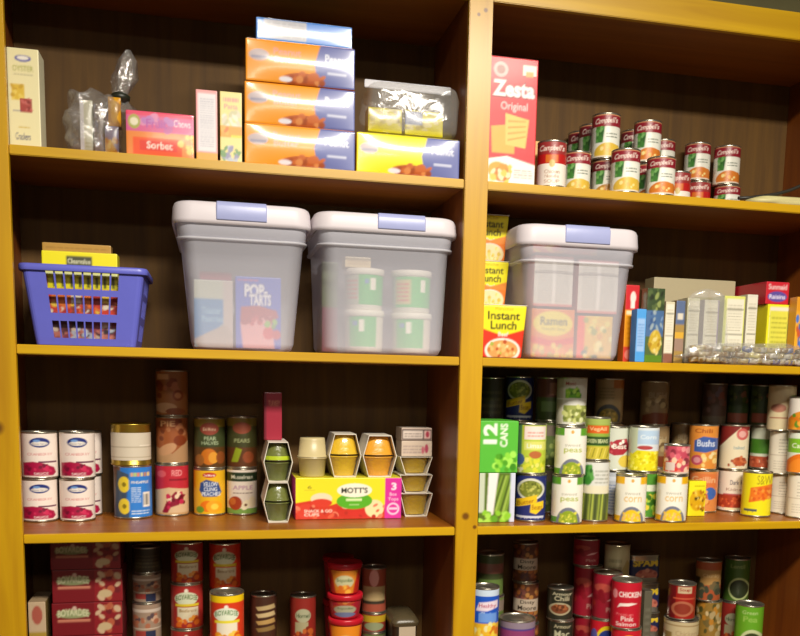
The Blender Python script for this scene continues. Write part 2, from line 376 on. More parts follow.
@D('greens', '8ca83c')
def _(c):
    c.r(0, .86, 1, 1, 'a0b058').r(.12, .64, .95, .84, 'd86020').t('VegAll', .2, .68, .86, .8, 'f4c890').r(0, .34, 1, .56, '2c4c1c').t('GREEN BEANS', .1, .4, .92, .5, 'd0d8a0').r(0, 0, 1, .32, 'c8b83c')
    for k in range(7): c.p([(.04 + k * .14, .03), (.14 + k * .14, .28), (.18 + k * .14, .28), (.08 + k * .14, .03)], ['8c8420', 'e0d060'][k % 2])
@D('tan', 'a89068')
def _(c):
    c.r(.64, .8, 1, 1, 'a86420').ln(.15, .55, .7, .85, '8a7a54', 4).e(.5, .12, .42, .3, '4a4c50').e(.5, .1, .34, .22, '8c7834').n(.22, .02, .78, .26, ['b89848', '6c5c28'], 20, .04)
@D('whred', 'd0d4c4')
def _(c): c.p([(.3, .4), (.35, .62), (.55, .72), (.9, .75), (1, .5), (.8, .36), (.5, .34)], 'a82838').n(.35, .4, .95, .7, ['c85058', '7c1828', WH], 14, .05).t('Best', .45, .5, .9, .62, WH).e(.9, .2, .25, .15, 'd8c050')
@D('whblue', 'b8bcc4')
def _(c): c.r(0, .8, 1, .9, 'd0d4dc').ln(.2, .1, .8, .75, '7c88a8', 9)
@D('ycorn', 'd8e0e4')
def _(c):
    c.r(0, 0, .3, 1, 'c8d0b0').r(.3, .62, 1, .94, 'b4cce4').t('Corn', .38, .74, .9, .84, 'e4ecf0').e(.55, .54, .26, .05, 'b04040').p([(0, 0), (0, .3), (.3, .48), (1, .46), (1, 0)], 'e4d81c').n(.05, .02, .98, .44, ['f0e830', 'd0c010', 'fcf460'], 60, .04)
@D('gmix', '4c8c30')
def _(c): c.n(0, 0, 1, .5, ['9cc040', '386c20', 'd8c840'], 30, .07).r(0, .6, 1, .75, 'd8dcc8')
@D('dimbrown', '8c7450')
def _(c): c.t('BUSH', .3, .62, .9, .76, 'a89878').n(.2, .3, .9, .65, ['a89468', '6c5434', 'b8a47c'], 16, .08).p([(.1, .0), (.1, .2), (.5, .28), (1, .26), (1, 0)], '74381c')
@D('tomato', 'c0485c', 50)
def _(c): c.n(.0, .45, 1, 1, ['d86070', '8c3040', '688048', 'e09090'], 22, .08).n(0, 0, 1, .5, ['d83c30', 'e07060', 'f0c8a8'], 26, .08).r(.1, .1, .45, .4, 'e0ccc0').r(0, .0, 1, .06, 'd8c0b0')
@D('orblue', 'dc8c38')
def _(c): c.p([(.2, .4), (.2, .66), (.5, .76), (1, .72), (1, .46), (.6, .38)], '3c5ca4').t('Bushs', .3, .52, .9, .68, 'd8e0f0').t('Chili', .2, .84, .8, .94, '9c4c18').e(.32, .2, .2, .12, 'b8485c').e(.32, .2, .12, .07, 'd89098').n(.5, .05, 1, .36, ['f0d080', 'd8a040', 'ecd8a0'], 16, .07)
@D('oral', 'd88848')
def _(c): c.r(0, .6, 1, .95, 'd87840').t('Grillin', .1, .72, .9, .88, 'e8b888').e(.75, .45, .2, .16, '3c64b0').n(.1, .05, .7, .5, ['e8b060', 'c87030', 'f0d090'], 16, .08)
@D('maroon', 'e0d4b4')
def _(c): c.p([(0, 1), (0, .5), (.3, .72), (.7, .98), (.7, 1)], '7c2420').r(.7, .9, 1, 1, '7c2420').e(.76, .82, .2, .14, 'c8605c').e(.76, .82, .12, .08, 'e0a8a0').t('baked', .5, .46, .86, .54, '8ca0a0').e(.72, .17, .24, .11, 'b4542c').n(.3, .06, .95, .28, ['9c4424', 'c87044'], 12, .05)
@D('kidney', 'e6dac8')
def _(c): c.t('Dark Red', .42, .66, 1, .78, '3c3c54').t('Kidney', .3, .48, .95, .58, 'a88878').r(.2, .38, .95, .43, 'b85860').r(0, .07, 1, .4, 'a83c24').n(0, .07, 1, .38, ['c8502c', '8c2818', 'dc6c3c'], 40, .045).r(.3, .02, .95, .07, 'f0e8b8')
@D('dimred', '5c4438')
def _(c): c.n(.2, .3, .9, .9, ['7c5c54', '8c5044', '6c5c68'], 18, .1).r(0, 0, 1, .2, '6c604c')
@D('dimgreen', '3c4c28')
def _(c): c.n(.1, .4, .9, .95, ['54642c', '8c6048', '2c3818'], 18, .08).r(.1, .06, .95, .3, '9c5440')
@D('beige', 'd4c49c')
def _(c): c.r(.82, .2, 1, .8, '60882c').e(.4, .5, .28, .1, 'a8705c').r(.1, .26, .9, .29, 'a87058')
@D('carrot', 'e4dcd0', 60)
def _(c): c.e(.5, .1, .55, .5, 'e08c20').n(.1, 0, 1, .5, ['f0a838', 'd87818', '608c28'], 18, .08)
@D('grred', 'd8dcc4')
def _(c): c.r(0, .35, 1, .72, '4c8428').r(0, .0, 1, .28, 'b85434').n(0, .03, 1, .26, ['d8704c', 'e8d0b0', 'a04028'], 20, .06)
@D('white', 'e8e0cc')
def _(c): c.ln(.35, .5, .85, .9, 'b8b09c', 5, .3).r(.05, .44, .95, .46, 'c0b49c').ln(.2, .1, .8, .35, 'c4bca8', 4, .3)
@D('grorange', 'e4ecd8')
def _(c): c.r(0, .5, 1, .86, '80bc28').t('Carrots', .15, .62, .9, .74, 'f0f4dc').e(.5, .12, .55, .36, 'e87414').e(.5, .12, .4, .24, 'f08c28')
@D('yellowS', 'ece01c')
def _(c): c.t('S&W', .5, .74, .98, .96, '9c8410', .0).p([(.26, .3), (.3, .66), (1, .76), (1, .42)], 'e87820').n(.3, .38, 1, .66, ['f09838', 'd8601c'], 24, .05).r(.12, .06, .55, .15, '4c5860').ln(.12, .06, .55, .15, 'ece01c', 1, .4)
def boy(name, red):
    def fn(c):
        c.e(.48, .88, .06, .06, 'e8dcc8').e(.48, .7, .36, .16, 'd0d4b4').t('BOYARDEE', .16, .64, .82, .76, '4a6a30', .02, arc=.05).r(.14, .52, .86, .58, 'd8c030').r(.2, .14, .84, .5, 'd8ccac').t('Beefaroni', .26, .38, .78, .46, '9c7c50').n(.2, .02, .9, .26, ['d86820', 'a83c10', 'e89838'], 20, .07)
        c.r(0, 0, 1, .03, '9c3010')
    DES[name] = can_design(fn, red)
boy('boy', 'a42c28'); boy('boy2', 'd43a1c')
@D('boyY', 'd43a1c')
def _(c):
    c.r(0, .86, 1, 1, 'f0c810').e(.48, .76, .06, .05, 'f4ecd8').e(.48, .6, .36, .15, 'e4e8d0').t('BOYARDEE', .16, .55, .82, .66, '4a7a30', .02, arc=.05).r(.14, .42, .86, .48, 'e8d430').r(.2, .14, .8, .42, 'ece0c8').n(.2, .0, .9, .2, ['f09820', 'd85c10', 'f8c850'], 20, .08)
@D('hormel', '9c8470')
def _(c): c.r(0, .8, 1, .88, 'c8b8a8').n(.05, .4, .95, .72, ['a8684c', 'c8a488', '58484c'], 20, .08).r(.45, .0, .8, .3, '28304c').r(.1, .1, .45, .3, '9c3c34').r(0, .34, 1, .37, 'c8b8a4')
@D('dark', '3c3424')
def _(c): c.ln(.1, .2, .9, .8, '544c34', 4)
@D('darkstripe', '44281c')
def _(c):
    for k in range(4): c.p([(.2, .78 - k * .16), (.9, .84 - k * .16), (.95, .74 - k * .16), (.3, .7 - k * .16)], ['b8a070', 'c8b080', 'b89458', '8c7040'][k])
@D('canred', '8c2820')
def _(c): c.e(.5, .6, .3, .16, 'a8a888').t('Hormel', .25, .55, .75, .65, '3c5030').r(.2, .2, .7, .45, 'a49c78').n(.1, .05, .9, .3, ['b85c28', '7c2c18'], 12, .08)
@D('cupcan', '9c4c38', 50)
def _(c): c.e(.5, .8, .2, .2, 'd89890').r(.05, .25, .95, .6, 'c0a878').r(.05, .18, .95, .26, '3c3428')
@D('redy', '8c3428', 50)
def _(c): c.r(0, .55, 1, .95, 'b89824').e(.5, .3, .4, .25, '8c9470')
@D('bluebowl', '1c54c0')
def _(c): c.r(0, .88, 1, 1, 'c8d8e8').p([(.2, .6), (.3, .76), (.95, .8), (.95, .66), (.6, .6)], 'e8d8e4').t('Healthy', .3, .64, .9, .74, 'b84c6c').t('Choice', .35, .5, .9, .58, 'c8dcf0').r(.3, .38, .92, .56, '6c98e0').r(0, 0, 1, .36, 'e8b428').n(0, 0, 1, .34, ['f0d048', 'd87c20', 'e8e0a0'], 24, .08)
@D('pinkband', '3c4424')
def _(c): c.r(0, .55, 1, .8, '744438').r(0, .0, 1, .4, '5c7438')
@D('stew', '5c3420', 80)
def _(c): c.n(0, .0, 1, .95, ['8c5434', '744038', '9c5c2c', '4c2c30', 'a8743c'], 46, .08).r(.02, .3, .98, .62, 'b8a894').t('Dinty', .3, .47, .86, .59, '2c2018').t('Moore', .2, .33, .92, .45, '2c2018')
@D('corned', '2c2c20')
def _(c): c.t('Armour', .2, .82, .95, .93, 'b8b090').t('Chili', .28, .64, .85, .8, 'b8b090').e(.5, .36, .42, .22, 'a89c7c').e(.5, .36, .34, .16, '7c4428').n(.2, .22, .8, .5, ['9c5c34', '5c3018'], 14, .06, 1, True)
@D('mor', '2c2c20')
def _(c): c.t('Armour', .25, .84, .9, .94, 'b0a888').t('Mac', .28, .58, .85, .78, 'b8b898')
@D('purple', '4c3c84')
def _(c): c.r(0, .5, 1, .85, '8c3c6c').e(.8, .2, .5, .2, 'c8bcc8').r(0, .88, 1, 1, '8c7c8c')
@D('salmon', 'c0182c')
def _(c):
    c.e(.14, .74, .08, .1, 'e88c90').t('CHICKEN', .26, .68, .98, .8, 'f4dcd8', .03).p([(.22, .44), (.3, .54), (.7, .56), (.88, .54), (.6, .49), (.34, .48)], 'f0e0d8').t('Premium', .2, .27, .75, .33, 'e87c80', 0).t('Pink', .36, .15, .78, .26, 'f0d0cc').t('Salmon', .2, .04, .86, .13, 'f0d0cc')
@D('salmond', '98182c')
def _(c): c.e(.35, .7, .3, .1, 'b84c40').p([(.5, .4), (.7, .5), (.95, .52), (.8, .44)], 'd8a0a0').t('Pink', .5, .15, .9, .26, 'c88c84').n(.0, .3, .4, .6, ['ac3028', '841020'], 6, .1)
@D('redlogo', 'c81c2c')
def _(c): c.e(.6, .5, .4, .4, 'e8d018').e(.6, .5, .33, .3, '203c8c').t('BUMBLE', .3, .4, .95, .62, WH).e(.15, .6, .12, .2, '5c5cac')
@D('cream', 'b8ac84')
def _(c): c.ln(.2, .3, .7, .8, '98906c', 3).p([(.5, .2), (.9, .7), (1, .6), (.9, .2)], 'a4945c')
@D('redsoup', '9c2018')
def _(c): c.r(0, 0, .3, 1, '6c1418').r(.36, .78, .85, .98, 'c8b08c').t('Soup', .42, .82, .8, .94, '9c2018').r(.2, .6, .95, .64, 'c0583c').e(.55, .3, .4, .24, 'b06448').e(.55, .3, .3, .17, '8c3424')
@D('beigered', 'c0b088')
def _(c): c.r(0, 0, .25, .7, '8c7440').t('Chicken', .35, .62, .95, .76, 'a89470').t('Chunky', .3, .38, .9, .52, 'a84838').r(.9, .1, 1, .6, '8c3028').r(0, .88, 1, .92, 'a08860')
@D('sunset', 'a4502c')
def _(c): c.r(0, .4, 1, .8, 'a88048').t('Chunky', .3, .58, .95, .7, 'c8a874').n(.2, .05, 1, .45, ['3c4030', '54543c', '6c5c3c'], 20, .1).r(0, 0, .2, .6, '3c3420')
@D('yfloral', '8c6c2c')
def _(c): c.n(0, .1, 1, .95, ['b07828', 'a89468', '6c5c30', 'c8b080', '4c4820'], 36, .09)
@D('gbowl', '3f5c1f')
def _(c): c.t('Lentil', .25, .8, .8, .9, '7c8c54').e(.62, .3, .42, .28, 'a8b478').e(.62, .3, .36, .23, '28301c').r(0, .5, .1, 1, '4c6c28')
@D('gbowl2', '62a022')
def _(c): c.t('Green', .25, .84, .8, .92, 'a8c878').t('Pea', .3, .68, .8, .8, '90bc50').e(.64, .22, .44, .3, 'c0cc98').e(.64, .22, .36, .23, '34401c')
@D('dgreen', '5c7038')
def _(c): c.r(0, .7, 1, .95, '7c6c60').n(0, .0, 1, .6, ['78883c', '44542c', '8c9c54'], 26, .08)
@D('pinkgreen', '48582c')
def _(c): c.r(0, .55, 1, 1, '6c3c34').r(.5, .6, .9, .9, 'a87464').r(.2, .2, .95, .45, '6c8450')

# ---------------------------------------------------------------- tins
_body, _lab = {}, {}
def tin_meshes(R, H, metal):
    k = (round(R, 4), round(H, 3), metal.name)
    if k not in _body:
        r1 = R * .972
        prof = [(R * .9, 0), (R * .985, .0), (R, .0012), (R, .003), (r1, .0045), (r1, H - .0045), (R, H - .003), (R, H - .001), (R * .985, H), (R * .95, H - .0004), (R * .93, H - .004)]
        b = lathe('tin_body', prof, 40, True, False); b.materials.append(metal)
        rr = R * .93
        l = lathe('tin_lid', [(rr, -.0001), (rr * .86, .0009), (rr * .8, .0), (rr * .55, .0), (rr * .5, .0007), (rr * .45, 0), (rr * .05, 0)], 40, False, True); l.materials.append(metal)
        _body[k] = (b, l)
    return _body[k]
def label_mesh(des, R, H, lo=.004, hi=.004, n=96):
    k = (des, round(R, 4), round(H, 3), lo, hi)
    if k in _lab: return _lab[k]
    img = DES[des]; nz = max(24, int(img.shape[0] * .95)); th = np.arange(n) * 2 * PI / n
    zz = np.linspace(lo, H - hi, nz); TT, ZZ = np.meshgrid(th, zz)
    r1 = R * .984
    V = np.stack([r1 * np.sin(TT), -r1 * np.cos(TT), ZZ], -1).reshape(-1, 3)
    col = sample(img, (1 + np.sin(TT)) / 2, (ZZ - lo) / (H - hi - lo)).reshape(-1, 3)
    Fc = [(j * n + i, j * n + (i + 1) % n, (j + 1) * n + (i + 1) % n, (j + 1) * n + i) for j in range(nz - 1) for i in range(n)]
    _lab[k] = mesh('label_print', V, Fc, True, col); return _lab[k]
def can(des, x, Y, z, R, H, label, cat='can', name='food_can', group=None, metal=None, turn=0, lo=.004, hi=.004):
    H = round(H, 3); metal = metal or TIN
    rz = math.atan2(CAM[0] - x, -(CAM[1] - Y)) * -1 + turn
    rz = math.atan2(CAM[1] - Y, CAM[0] - x) + PI / 2 + turn
    t = thing(name, label, cat, (x, Y, z), rz, group)
    b, l = tin_meshes(R, H, metal)
    ob('can_body', b, None, t); ob('lid', l, None, t, (0, 0, H - .004)); ob('label', label_mesh(des, R, H, lo, hi), PAPER, t)
    return t
def stack(u, Y, zs, R, items, group=None, name='food_can'):
    """a column of tins from the shelf up; each tin is (design, row of its top, label[, sideways offset])"""
    z = zs; Y = min(Y, .2972 - max([R] + [i[4] for i in items if len(i) > 4]))
    for it in items:
        des, vt, label = it[:3]; uu = u + (it[3] if len(it) > 3 else 0); rr = it[4] if len(it) > 4 else R
        x, zt = at(uu, vt, Y - rr if vt < 398 else Y); H = round(zt - z, 3)
        if H < .05: continue
        x = atz(uu, z + H / 2, Y)
        m = GOLD if des == 'blank' else TIN
        lo = .012 if des == 'blank' else .004
        can(des, x, Y, z, rr, H, label, name=name, group=group, metal=m, lo=lo, hi=.02 if des == 'blank' else .004)
        z += H + .0002

# ---------------------------------------------------------------- cartons
def box_mesh(name, w, d, h, front, side=None, top=None, res=.0022, rad=.0012, bulge=0, taper=0):
    """closed carton; front/side are painted canvases (h x w x 3) or colours; base centre of the front at the origin, body goes to +Y"""
    V, Fc, Cc = [], [], []
    def colr(c): return np.tile(srgb(c), (2, 2, 1)) if isinstance(c, str) else c
    avg = (front.reshape(-1, 3).mean(0)) if not isinstance(front, str) else srgb(front)
    side = colr(side) if side is not None else np.tile(avg, (2, 2, 1)); top = colr(top) if top is not None else side; front = colr(front)
    for k in range(6):
        ax = [(w, h), (w, h), (d, h), (d, h), (w, d), (w, d)][k]
        im = [front, front, side, side, top, top][k]
        rs = res if k == 0 else res * 2 if k > 1 else res * 3
        nu, nv = max(4, int(ax[0] / rs)), max(4, int(ax[1] / rs))
        U, Vv = np.meshgrid(np.linspace(0, 1, nu + 1), np.linspace(0, 1, nv + 1))
        if k == 0: P = [(U - .5) * w, 0 * U - d / 2, (Vv - .5) * h]
        elif k == 1: P = [(.5 - U) * w, 0 * U + d / 2, (Vv - .5) * h]
        elif k == 2: P = [0 * U + w / 2, (U - .5) * d, (Vv - .5) * h]
        elif k == 3: P = [0 * U - w / 2, (.5 - U) * d, (Vv - .5) * h]
        elif k == 4: P = [(U - .5) * w, (Vv - .5) * d, 0 * U + h / 2]
        else: P = [(U - .5) * w, (.5 - Vv) * d, 0 * U - h / 2]
        P = np.stack(P, -1).reshape(-1, 3); n0 = len(V) and sum(len(v) for v in V)
        hw = np.array([w, d, h]) / 2 - rad; Q = np.clip(P, -hw, hw); dd = P - Q; L = np.linalg.norm(dd, axis=1, keepdims=True)
        P = Q + np.where(L > 0, dd / np.maximum(L, 1e-9) * rad, 0)
        if bulge:
            sx, sy, sz = (P[:, 0] / w * 2), (P[:, 1] / d * 2), (P[:, 2] / h * 2)
            if k in (0, 1): P[:, 1] += (-1 if k == 0 else 1) * bulge * (1 - sx ** 2) * (1 - sz ** 2)
            if k in (4, 5): P[:, 2] += (1 if k == 4 else -.0) * bulge * .0 * (1 - sx ** 4) * (1 - sy ** 4)
        if taper:
            s_ = 1 - taper * (.5 - P[:, 2] / h); P[:, 0] *= s_; P[:, 1] *= s_
        P[:, 1] += d / 2; P[:, 2] += h / 2
        V.append(P); Cc.append(sample(im, U, Vv).reshape(-1, 3))
        Fc += [(n0 + j * (nu + 1) + i, n0 + j * (nu + 1) + i + 1, n0 + (j + 1) * (nu + 1) + i + 1, n0 + (j + 1) * (nu + 1) + i) for j in range(nv) for i in range(nu)]
    return mesh(name, np.concatenate(V), Fc, bool(bulge), np.concatenate(Cc))
def carton(name, label, cat, u0, u1, vt, Y, z, depth, front, side=None, top=None, mat=None, group=None, rz=0, flap=True, H=None, **kw):
    """carton whose front face spans columns u0..u1 and reaches up to row vt; returns (object, top height)"""
    if H is None: H = at((u0 + u1) / 2, vt, Y)[1] - z
    x0, x1 = atz(u0, z + H / 2, Y), atz(u1, z + H / 2, Y)
    me = box_mesh(name, x1 - x0, depth, H, front, side, top, **kw)
    o = ob(name, me, mat or CARD, None, ((x0 + x1) / 2, Y, z), rz); tag(o, label, cat, group)
    if flap:
        ww = (x1 - x0) * .96
        tp = top if isinstance(top, str) else side if isinstance(side, str) else None
        fc = np.tile(srgb(tp), (2, 2, 1)) if tp else np.tile(front.reshape(-1, 3).mean(0), (2, 2, 1))
        fm = box_mesh('tuck_flap', ww, depth * .55, .0005, fc, None, None, .01, .0001)
        ob('tuck_flap', fm, mat or CARD, o, (0, .002, H))
    return o, z + H + .0008
def canv(w, h, bg, fn=None):
    c = Cv(w, h, bg)
    if fn: fn(c)
    return c.get()

# ================================================================ TOP SHELF, LEFT BAY
def f(c):
    c.e(.5, .9, .26, .035, '6a6aa8').e(.5, .905, .18, .02, WH).t('OYSTER', .16, .77, .82, .83, 'a8a850').ln(.2, .735, .8, .75, '706858', 1)
    c.r(.12, .48, .52, .64, 'dcb83c').n(.14, .49, .5, .63, ['e8cc5c', 'c8a02c'], 8, .06).r(.36, .36, .74, .5, 'a8443c').n(.38, .37, .72, .49, ['c86860', '883028'], 8, .05).r(.14, .365, .4, .375, '50508c')
    c.t('Crackers', .2, .08, .66, .15, '3c4470').ln(.3, .2, .65, .23, 'd8c070', 1)
carton('cracker_box', 'tall cream cracker box with brown pictures, leftmost on the top shelf', 'box', 8, 40, 48.5, .025, S1, .06, canv(36, 110, 'ece2b0', f), 'dcd8b8')
# clear bag of packets
def blob(name, w, d, h, seed, n=28, m=20, rough=.12, flat=.6):
    rg = np.random.RandomState(seed); ph = rg.rand(8, 3) * 6.28; V = []; 
    for j in range(m + 1):
        p = PI * j / m
        for i in range(n):
            t = 2 * PI * i / n
            x, y, z = math.sin(p) * math.sin(t), -math.sin(p) * math.cos(t), -math.cos(p)
            q = [abs(a) ** flat * (1 if a > 0 else -1) for a in (x, y, z)]
            k = 1 + rough * sum(math.sin((2 + a) * q[0] * 1.7 + ph[a, 0]) * math.sin((2 + a) * q[2] * 1.9 + ph[a, 1] + q[1]) for a in range(5)) / 2.5
            V.append((q[0] * w / 2 * k, q[1] * d / 2 * k, max(0, (q[2] * k + 1) * h / 2)))
    Fc = [(j * n + i, j * n + (i + 1) % n, (j + 1) * n + (i + 1) % n, (j + 1) * n + i) for j in range(m) for i in range(n)]
    return mesh(name, V, Fc)
def XZs(u0, u1, vt, Y, z):
    H = at((u0 + u1) / 2, vt, Y)[1] - z; x0, x1 = atz(u0, z + H / 2, Y), atz(u1, z + H / 2, Y)
    return (x0 + x1) / 2, x1 - x0, H
x, w_, h_ = XZs(60, 127, 93, .09, S1)
bag = thing('cellophane_bag', 'clear crinkly bag knotted at the top beside the cream cracker box', 'bag', (x, .10, S1))
ob('bag_film', blob('bag_film', w_ * .84, .14, h_, 3, 44, 30, .14, .62), CELLO, bag)
V = []; Fc = []
for j, (zz, rr, dx) in enumerate([(-.025, .045, .0), (.0, .018, .005), (.012, .009, .01), (.02, .014, .015), (.05, .022, .03), (.085, .016, .042), (.105, .004, .044)]):
    for i in range(16):
        t = 2 * PI * i / 16; k = 1 + .35 * math.sin(5 * t + j); V.append((w_ * .36 + dx * .5 + rr * k * math.sin(t), -rr * k * math.cos(t) * .6, h_ - .012 + zz))
for j in range(6):
    for i in range(16): Fc.append((j * 16 + i, j * 16 + (i + 1) % 16, (j + 1) * 16 + (i + 1) % 16, (j + 1) * 16 + i))
ob('bag_neck', mesh('bag_neck', V, Fc), CELLO, bag)
ob('twist_tie', lathe('twist_tie', [(.012, -.010), (.019, -.004), (.020, .003), (.012, .009)], 16), plain('dark_green_tie', '24281c', .4), bag, (w_ * .40, 0, h_ - .002))
carton('packet', 'white packet standing inside the knotted clear bag', 'packet', 80, 93, 100, .085, S1 + .004, .03, canv(20, 60, 'e0dcc0', lambda c: c.r(0, .0, .3, 1, 'f4f0f4').ln(.4, .1, .9, .5, 'b8b48c', 6).r(0, .0, 1, .12, 'b8c070')), 'a8a078', bulge=.003, mat=FOILP)
carton('packet', 'brown-grey packet in the knotted clear bag, right of the white packet', 'packet', 94, 104, 104, .075, S1 + .004, .03, canv(20, 50, '6c5444', lambda c: c.n(0, 0, 1, 1, ['7c7888', '94888c', '5c4030'], 24, .12)), '5c4838', bulge=.002, mat=FOILP)
o, zt = carton('packet', 'orange and lilac packet low in the knotted clear bag', 'packet', 105, 119, 126, .065, S1 + .004, .03, canv(24, 30, '8c84a0', lambda c: c.p([(0, 0), (0, .6), (.5, .5), (1, .1), (1, 0)], 'd8a028').n(0, .0, 1, .6, ['e8c060', 'c88018'], 12, .1)), '8c7440', bulge=.003, mat=FOILP)
carton('packet', 'yellow-orange rounded packet at the top of the knotted clear bag', 'packet', 108, 121, 97, .07, zt, .028, canv(24, 30, 'd09420', lambda c: c.e(.5, .5, .3, .4, 'e0ac30')), 'a87418', bulge=.006, mat=FOILP, flap=False)
def f(c):
    c.r(0, .55, 1, 1, 'd45c90').r(0, .9, 1, 1, 'e03c64').n(.25, .6, .75, .88, ['b878b8', 'd888b0', 'c060a0'], 14, .05).e(.12, .76, .09, .16, 'a8a850').e(.12, .76, .06, .09, 'e4dcc0').t('Fruit', .3, .64, .6, .84, 'b058a8').t('Chews', .7, .7, .95, .86, 'f0d0dc')
    c.r(.1, .03, .82, .42, 'ec5420').r(.2, .14, .75, .36, 'e03c28').t('Sorbet', .3, .18, .68, .34, 'f4ece0').n(.8, .1, 1, .5, ['e8a840', 'f0c860'], 10, .04).r(0, 0, 1, .04, 'e88c28')
carton('candy_box', 'low pink and orange wrapped sweets box beside the knotted bag', 'box', 126, 194, 112.5, .02, S1, .10, canv(90, 56, 'e8883c', f), 'c85848', 'd03c60', mat=GLOSSY, bulge=.002)
carton('narrow_box', 'narrow white box with pink edges and small print, left of the yellow box', 'box', 196, 217.5, 90, .02, S1, .13, canv(30, 90, 'e8a0a0', lambda c: (c.r(.1, .14, .93, .95, 'e0dce0'), c.ln(.2, .2, .85, .9, 'b4b0bc', 22, .35), c.r(0, 0, 1, .12, 'e8a43c'))), 'd89088', 'd88c8c')
def f(c):
    c.ln(.15, .86, .85, .94, 'd8988c', 1, .7).t('Pasta', .2, .76, .8, .83, 'd09090').n(.1, .52, .9, .74, ['d8d0b8', 'e4e0cc', 'c8c49c'], 16, .12).r(0, .36, 1, .52, 'e0a040').n(0, .38, .5, .5, ['d87c38', 'e8b050'], 8, .1).r(.5, .36, 1, .4, 'd8d040').n(.1, .0, .9, .22, ['8c8cac', '709860', 'b4bcc8'], 16, .12)
carton('narrow_box', 'narrow pale yellow box left of the orange snack box stack', 'box', 220, 242, 92, .02, S1, .13, canv(30, 90, 'e8d88c', f), 'd8c070', 'd8c880')
def snack(c, bg='f09018', bl='6870ac'):
    c.p([(.66, 0), (.62, .5), (.68, 1), (1, 1), (1, 0)], bl).e(.12, .62, .09, .14, 'b8a8ac').r(.05, .54, .19, .6, '8c88a0').t('Peanut', .25, .66, .5, .82, 'd89890').t('Butter', .26, .48, .48, .62, 'e0a8a0').t('Peanut', .72, .58, .94, .78, 'e4e8f4')
    c.e(.52, .12, .19, .15, 'b8561c').n(.36, .02, .7, .24, ['c8682c', 'd88848', 'a04818'], 14, .03).r(.74, .3, .92, .36, 'c8cce4').e(.36, .1, .06, .06, 'e8e4ec')
z = S1; H0 = (at(299, 42.5, .015)[1] - S1 - .0024) / 3
for i, lb in enumerate(['bottom', 'middle', 'top']):
    SN = canv(110, 42, 'f09a1c', snack)
    o, z = carton('snack_box', 'orange and blue film-wrapped snack cracker box, %s of the stack of three' % lb, 'box', 244 + (i == 2) * 1 + .5, 355, 0, .015 + (0, .003, .001)[i], z, .13, SN, 'd8801c', 'e08820', mat=GLOSSY, group='orange snack boxes stacked three high', bulge=.006, H=H0, rad=.002)
def f(c): c.r(.08, .1, .52, .96, 'b0b0b8').ln(.1, .2, .5, .9, '9898a4', 5).r(.52, 0, 1, 1, '3c80d8').ln(.6, .5, .95, .7, '8cb4e8', 1)
carton('tray_box', 'flat blue and grey box lying on top of the orange snack boxes', 'box', 256, 352, 22, .02, z, .12, canv(100, 20, '4080d0', f), '3c78c0', '6c98cc', mat=GLOSSY, bulge=.001)
def f(c): snack(c)
YB = canv(110, 42, 'f0e418', lambda c: (snack(c), c.r(.2, .45, .62, .9, 'f0e418'), c.ln(.25, .8, .6, .88, 'd8b838', 1, .5)))
o, zy = carton('snack_box', 'yellow and blue film-wrapped snack box at the right end of the top left shelf', 'box', 356.5, 459.5, 136, .015, S1, .13, YB, 'd8cc20', 'e8dc20', mat=GLOSSY, bulge=.006, rad=.002)
x, w_, h_ = XZs(360, 459, 90, .07, zy)
zb = thing('zip_bag', 'clear zip bag of yellow packets lying on the yellow snack box', 'bag', (x, .082, zy + .004))
ob('bag_film', blob('bag_film', w_ * .93, .125, h_, 9, 44, 24, .04, .36), FILM, zb)
ob('zip_strip', bevbox('zip_strip', -w_ * .45, w_ * .42, -.003, .003, 0, .016, .001), clear('zip_strip_plastic', 'd8d8e4', .5), zb, (0, .0, h_ * .97))
PK = canv(40, 34, 'd0c428', lambda c: (c.n(0, .3, 1, 1, ['b8a858', '9c8c50', 'd8cc90', 'c8b848'], 30, .08), c.r(0, 0, 1, .12, 'e0d418')))
PK2 = canv(40, 34, 'd0c428', lambda c: (c.n(0, .2, 1, 1, ['b8a858', 'a49440', 'd8cc90'], 24, .08), c.r(0, .4, .45, .95, '8088a8'), c.r(0, 0, 1, .2, 'e0d418')))
carton('packet', 'left yellow packet inside the zip bag', 'packet', 368, 402, 108, .055, zy + .013, .04, PK, 'b8a830', mat=FOILP, bulge=.003, flap=False)
carton('packet', 'right yellow packet with a blue corner inside the zip bag', 'packet', 405, 443, 111, .055, zy + .013, .04, PK2, 'b8a830', mat=FOILP, bulge=.003, flap=False)

# ================================================================ SECOND SHELF, LEFT BAY
def rrect(w, d, r, n=6):
    P = []
    for cx, cy, a0 in ((w / 2 - r, -d / 2 + r, -90), (w / 2 - r, d / 2 - r, 0), (-w / 2 + r, d / 2 - r, 90), (-w / 2 + r, -d / 2 + r, 180)):
        for k in range(n + 1):
            a = math.radians(a0 + 90 * k / n); P.append((cx + r * math.cos(a), cy + r * math.sin(a)))
    return P
def loft(name, rings, cap0=False, cap1=False):
    """rings: (z, width, depth, corner radius)"""
    V, Fc = [], []; m = 28
    for (z, w, d, r) in rings: V += [(x, y, z) for x, y in rrect(w, d, r)]
    for j in range(len(rings) - 1):
        for i in range(m): a, b = j * m + i, j * m + (i + 1) % m; Fc.append((a, b, b + m, a + m))
    if cap0: Fc.append(tuple(reversed(range(m))))
    if cap1: Fc.append(tuple(range((len(rings) - 1) * m, len(rings) * m)))
    return mesh(name, V, Fc)
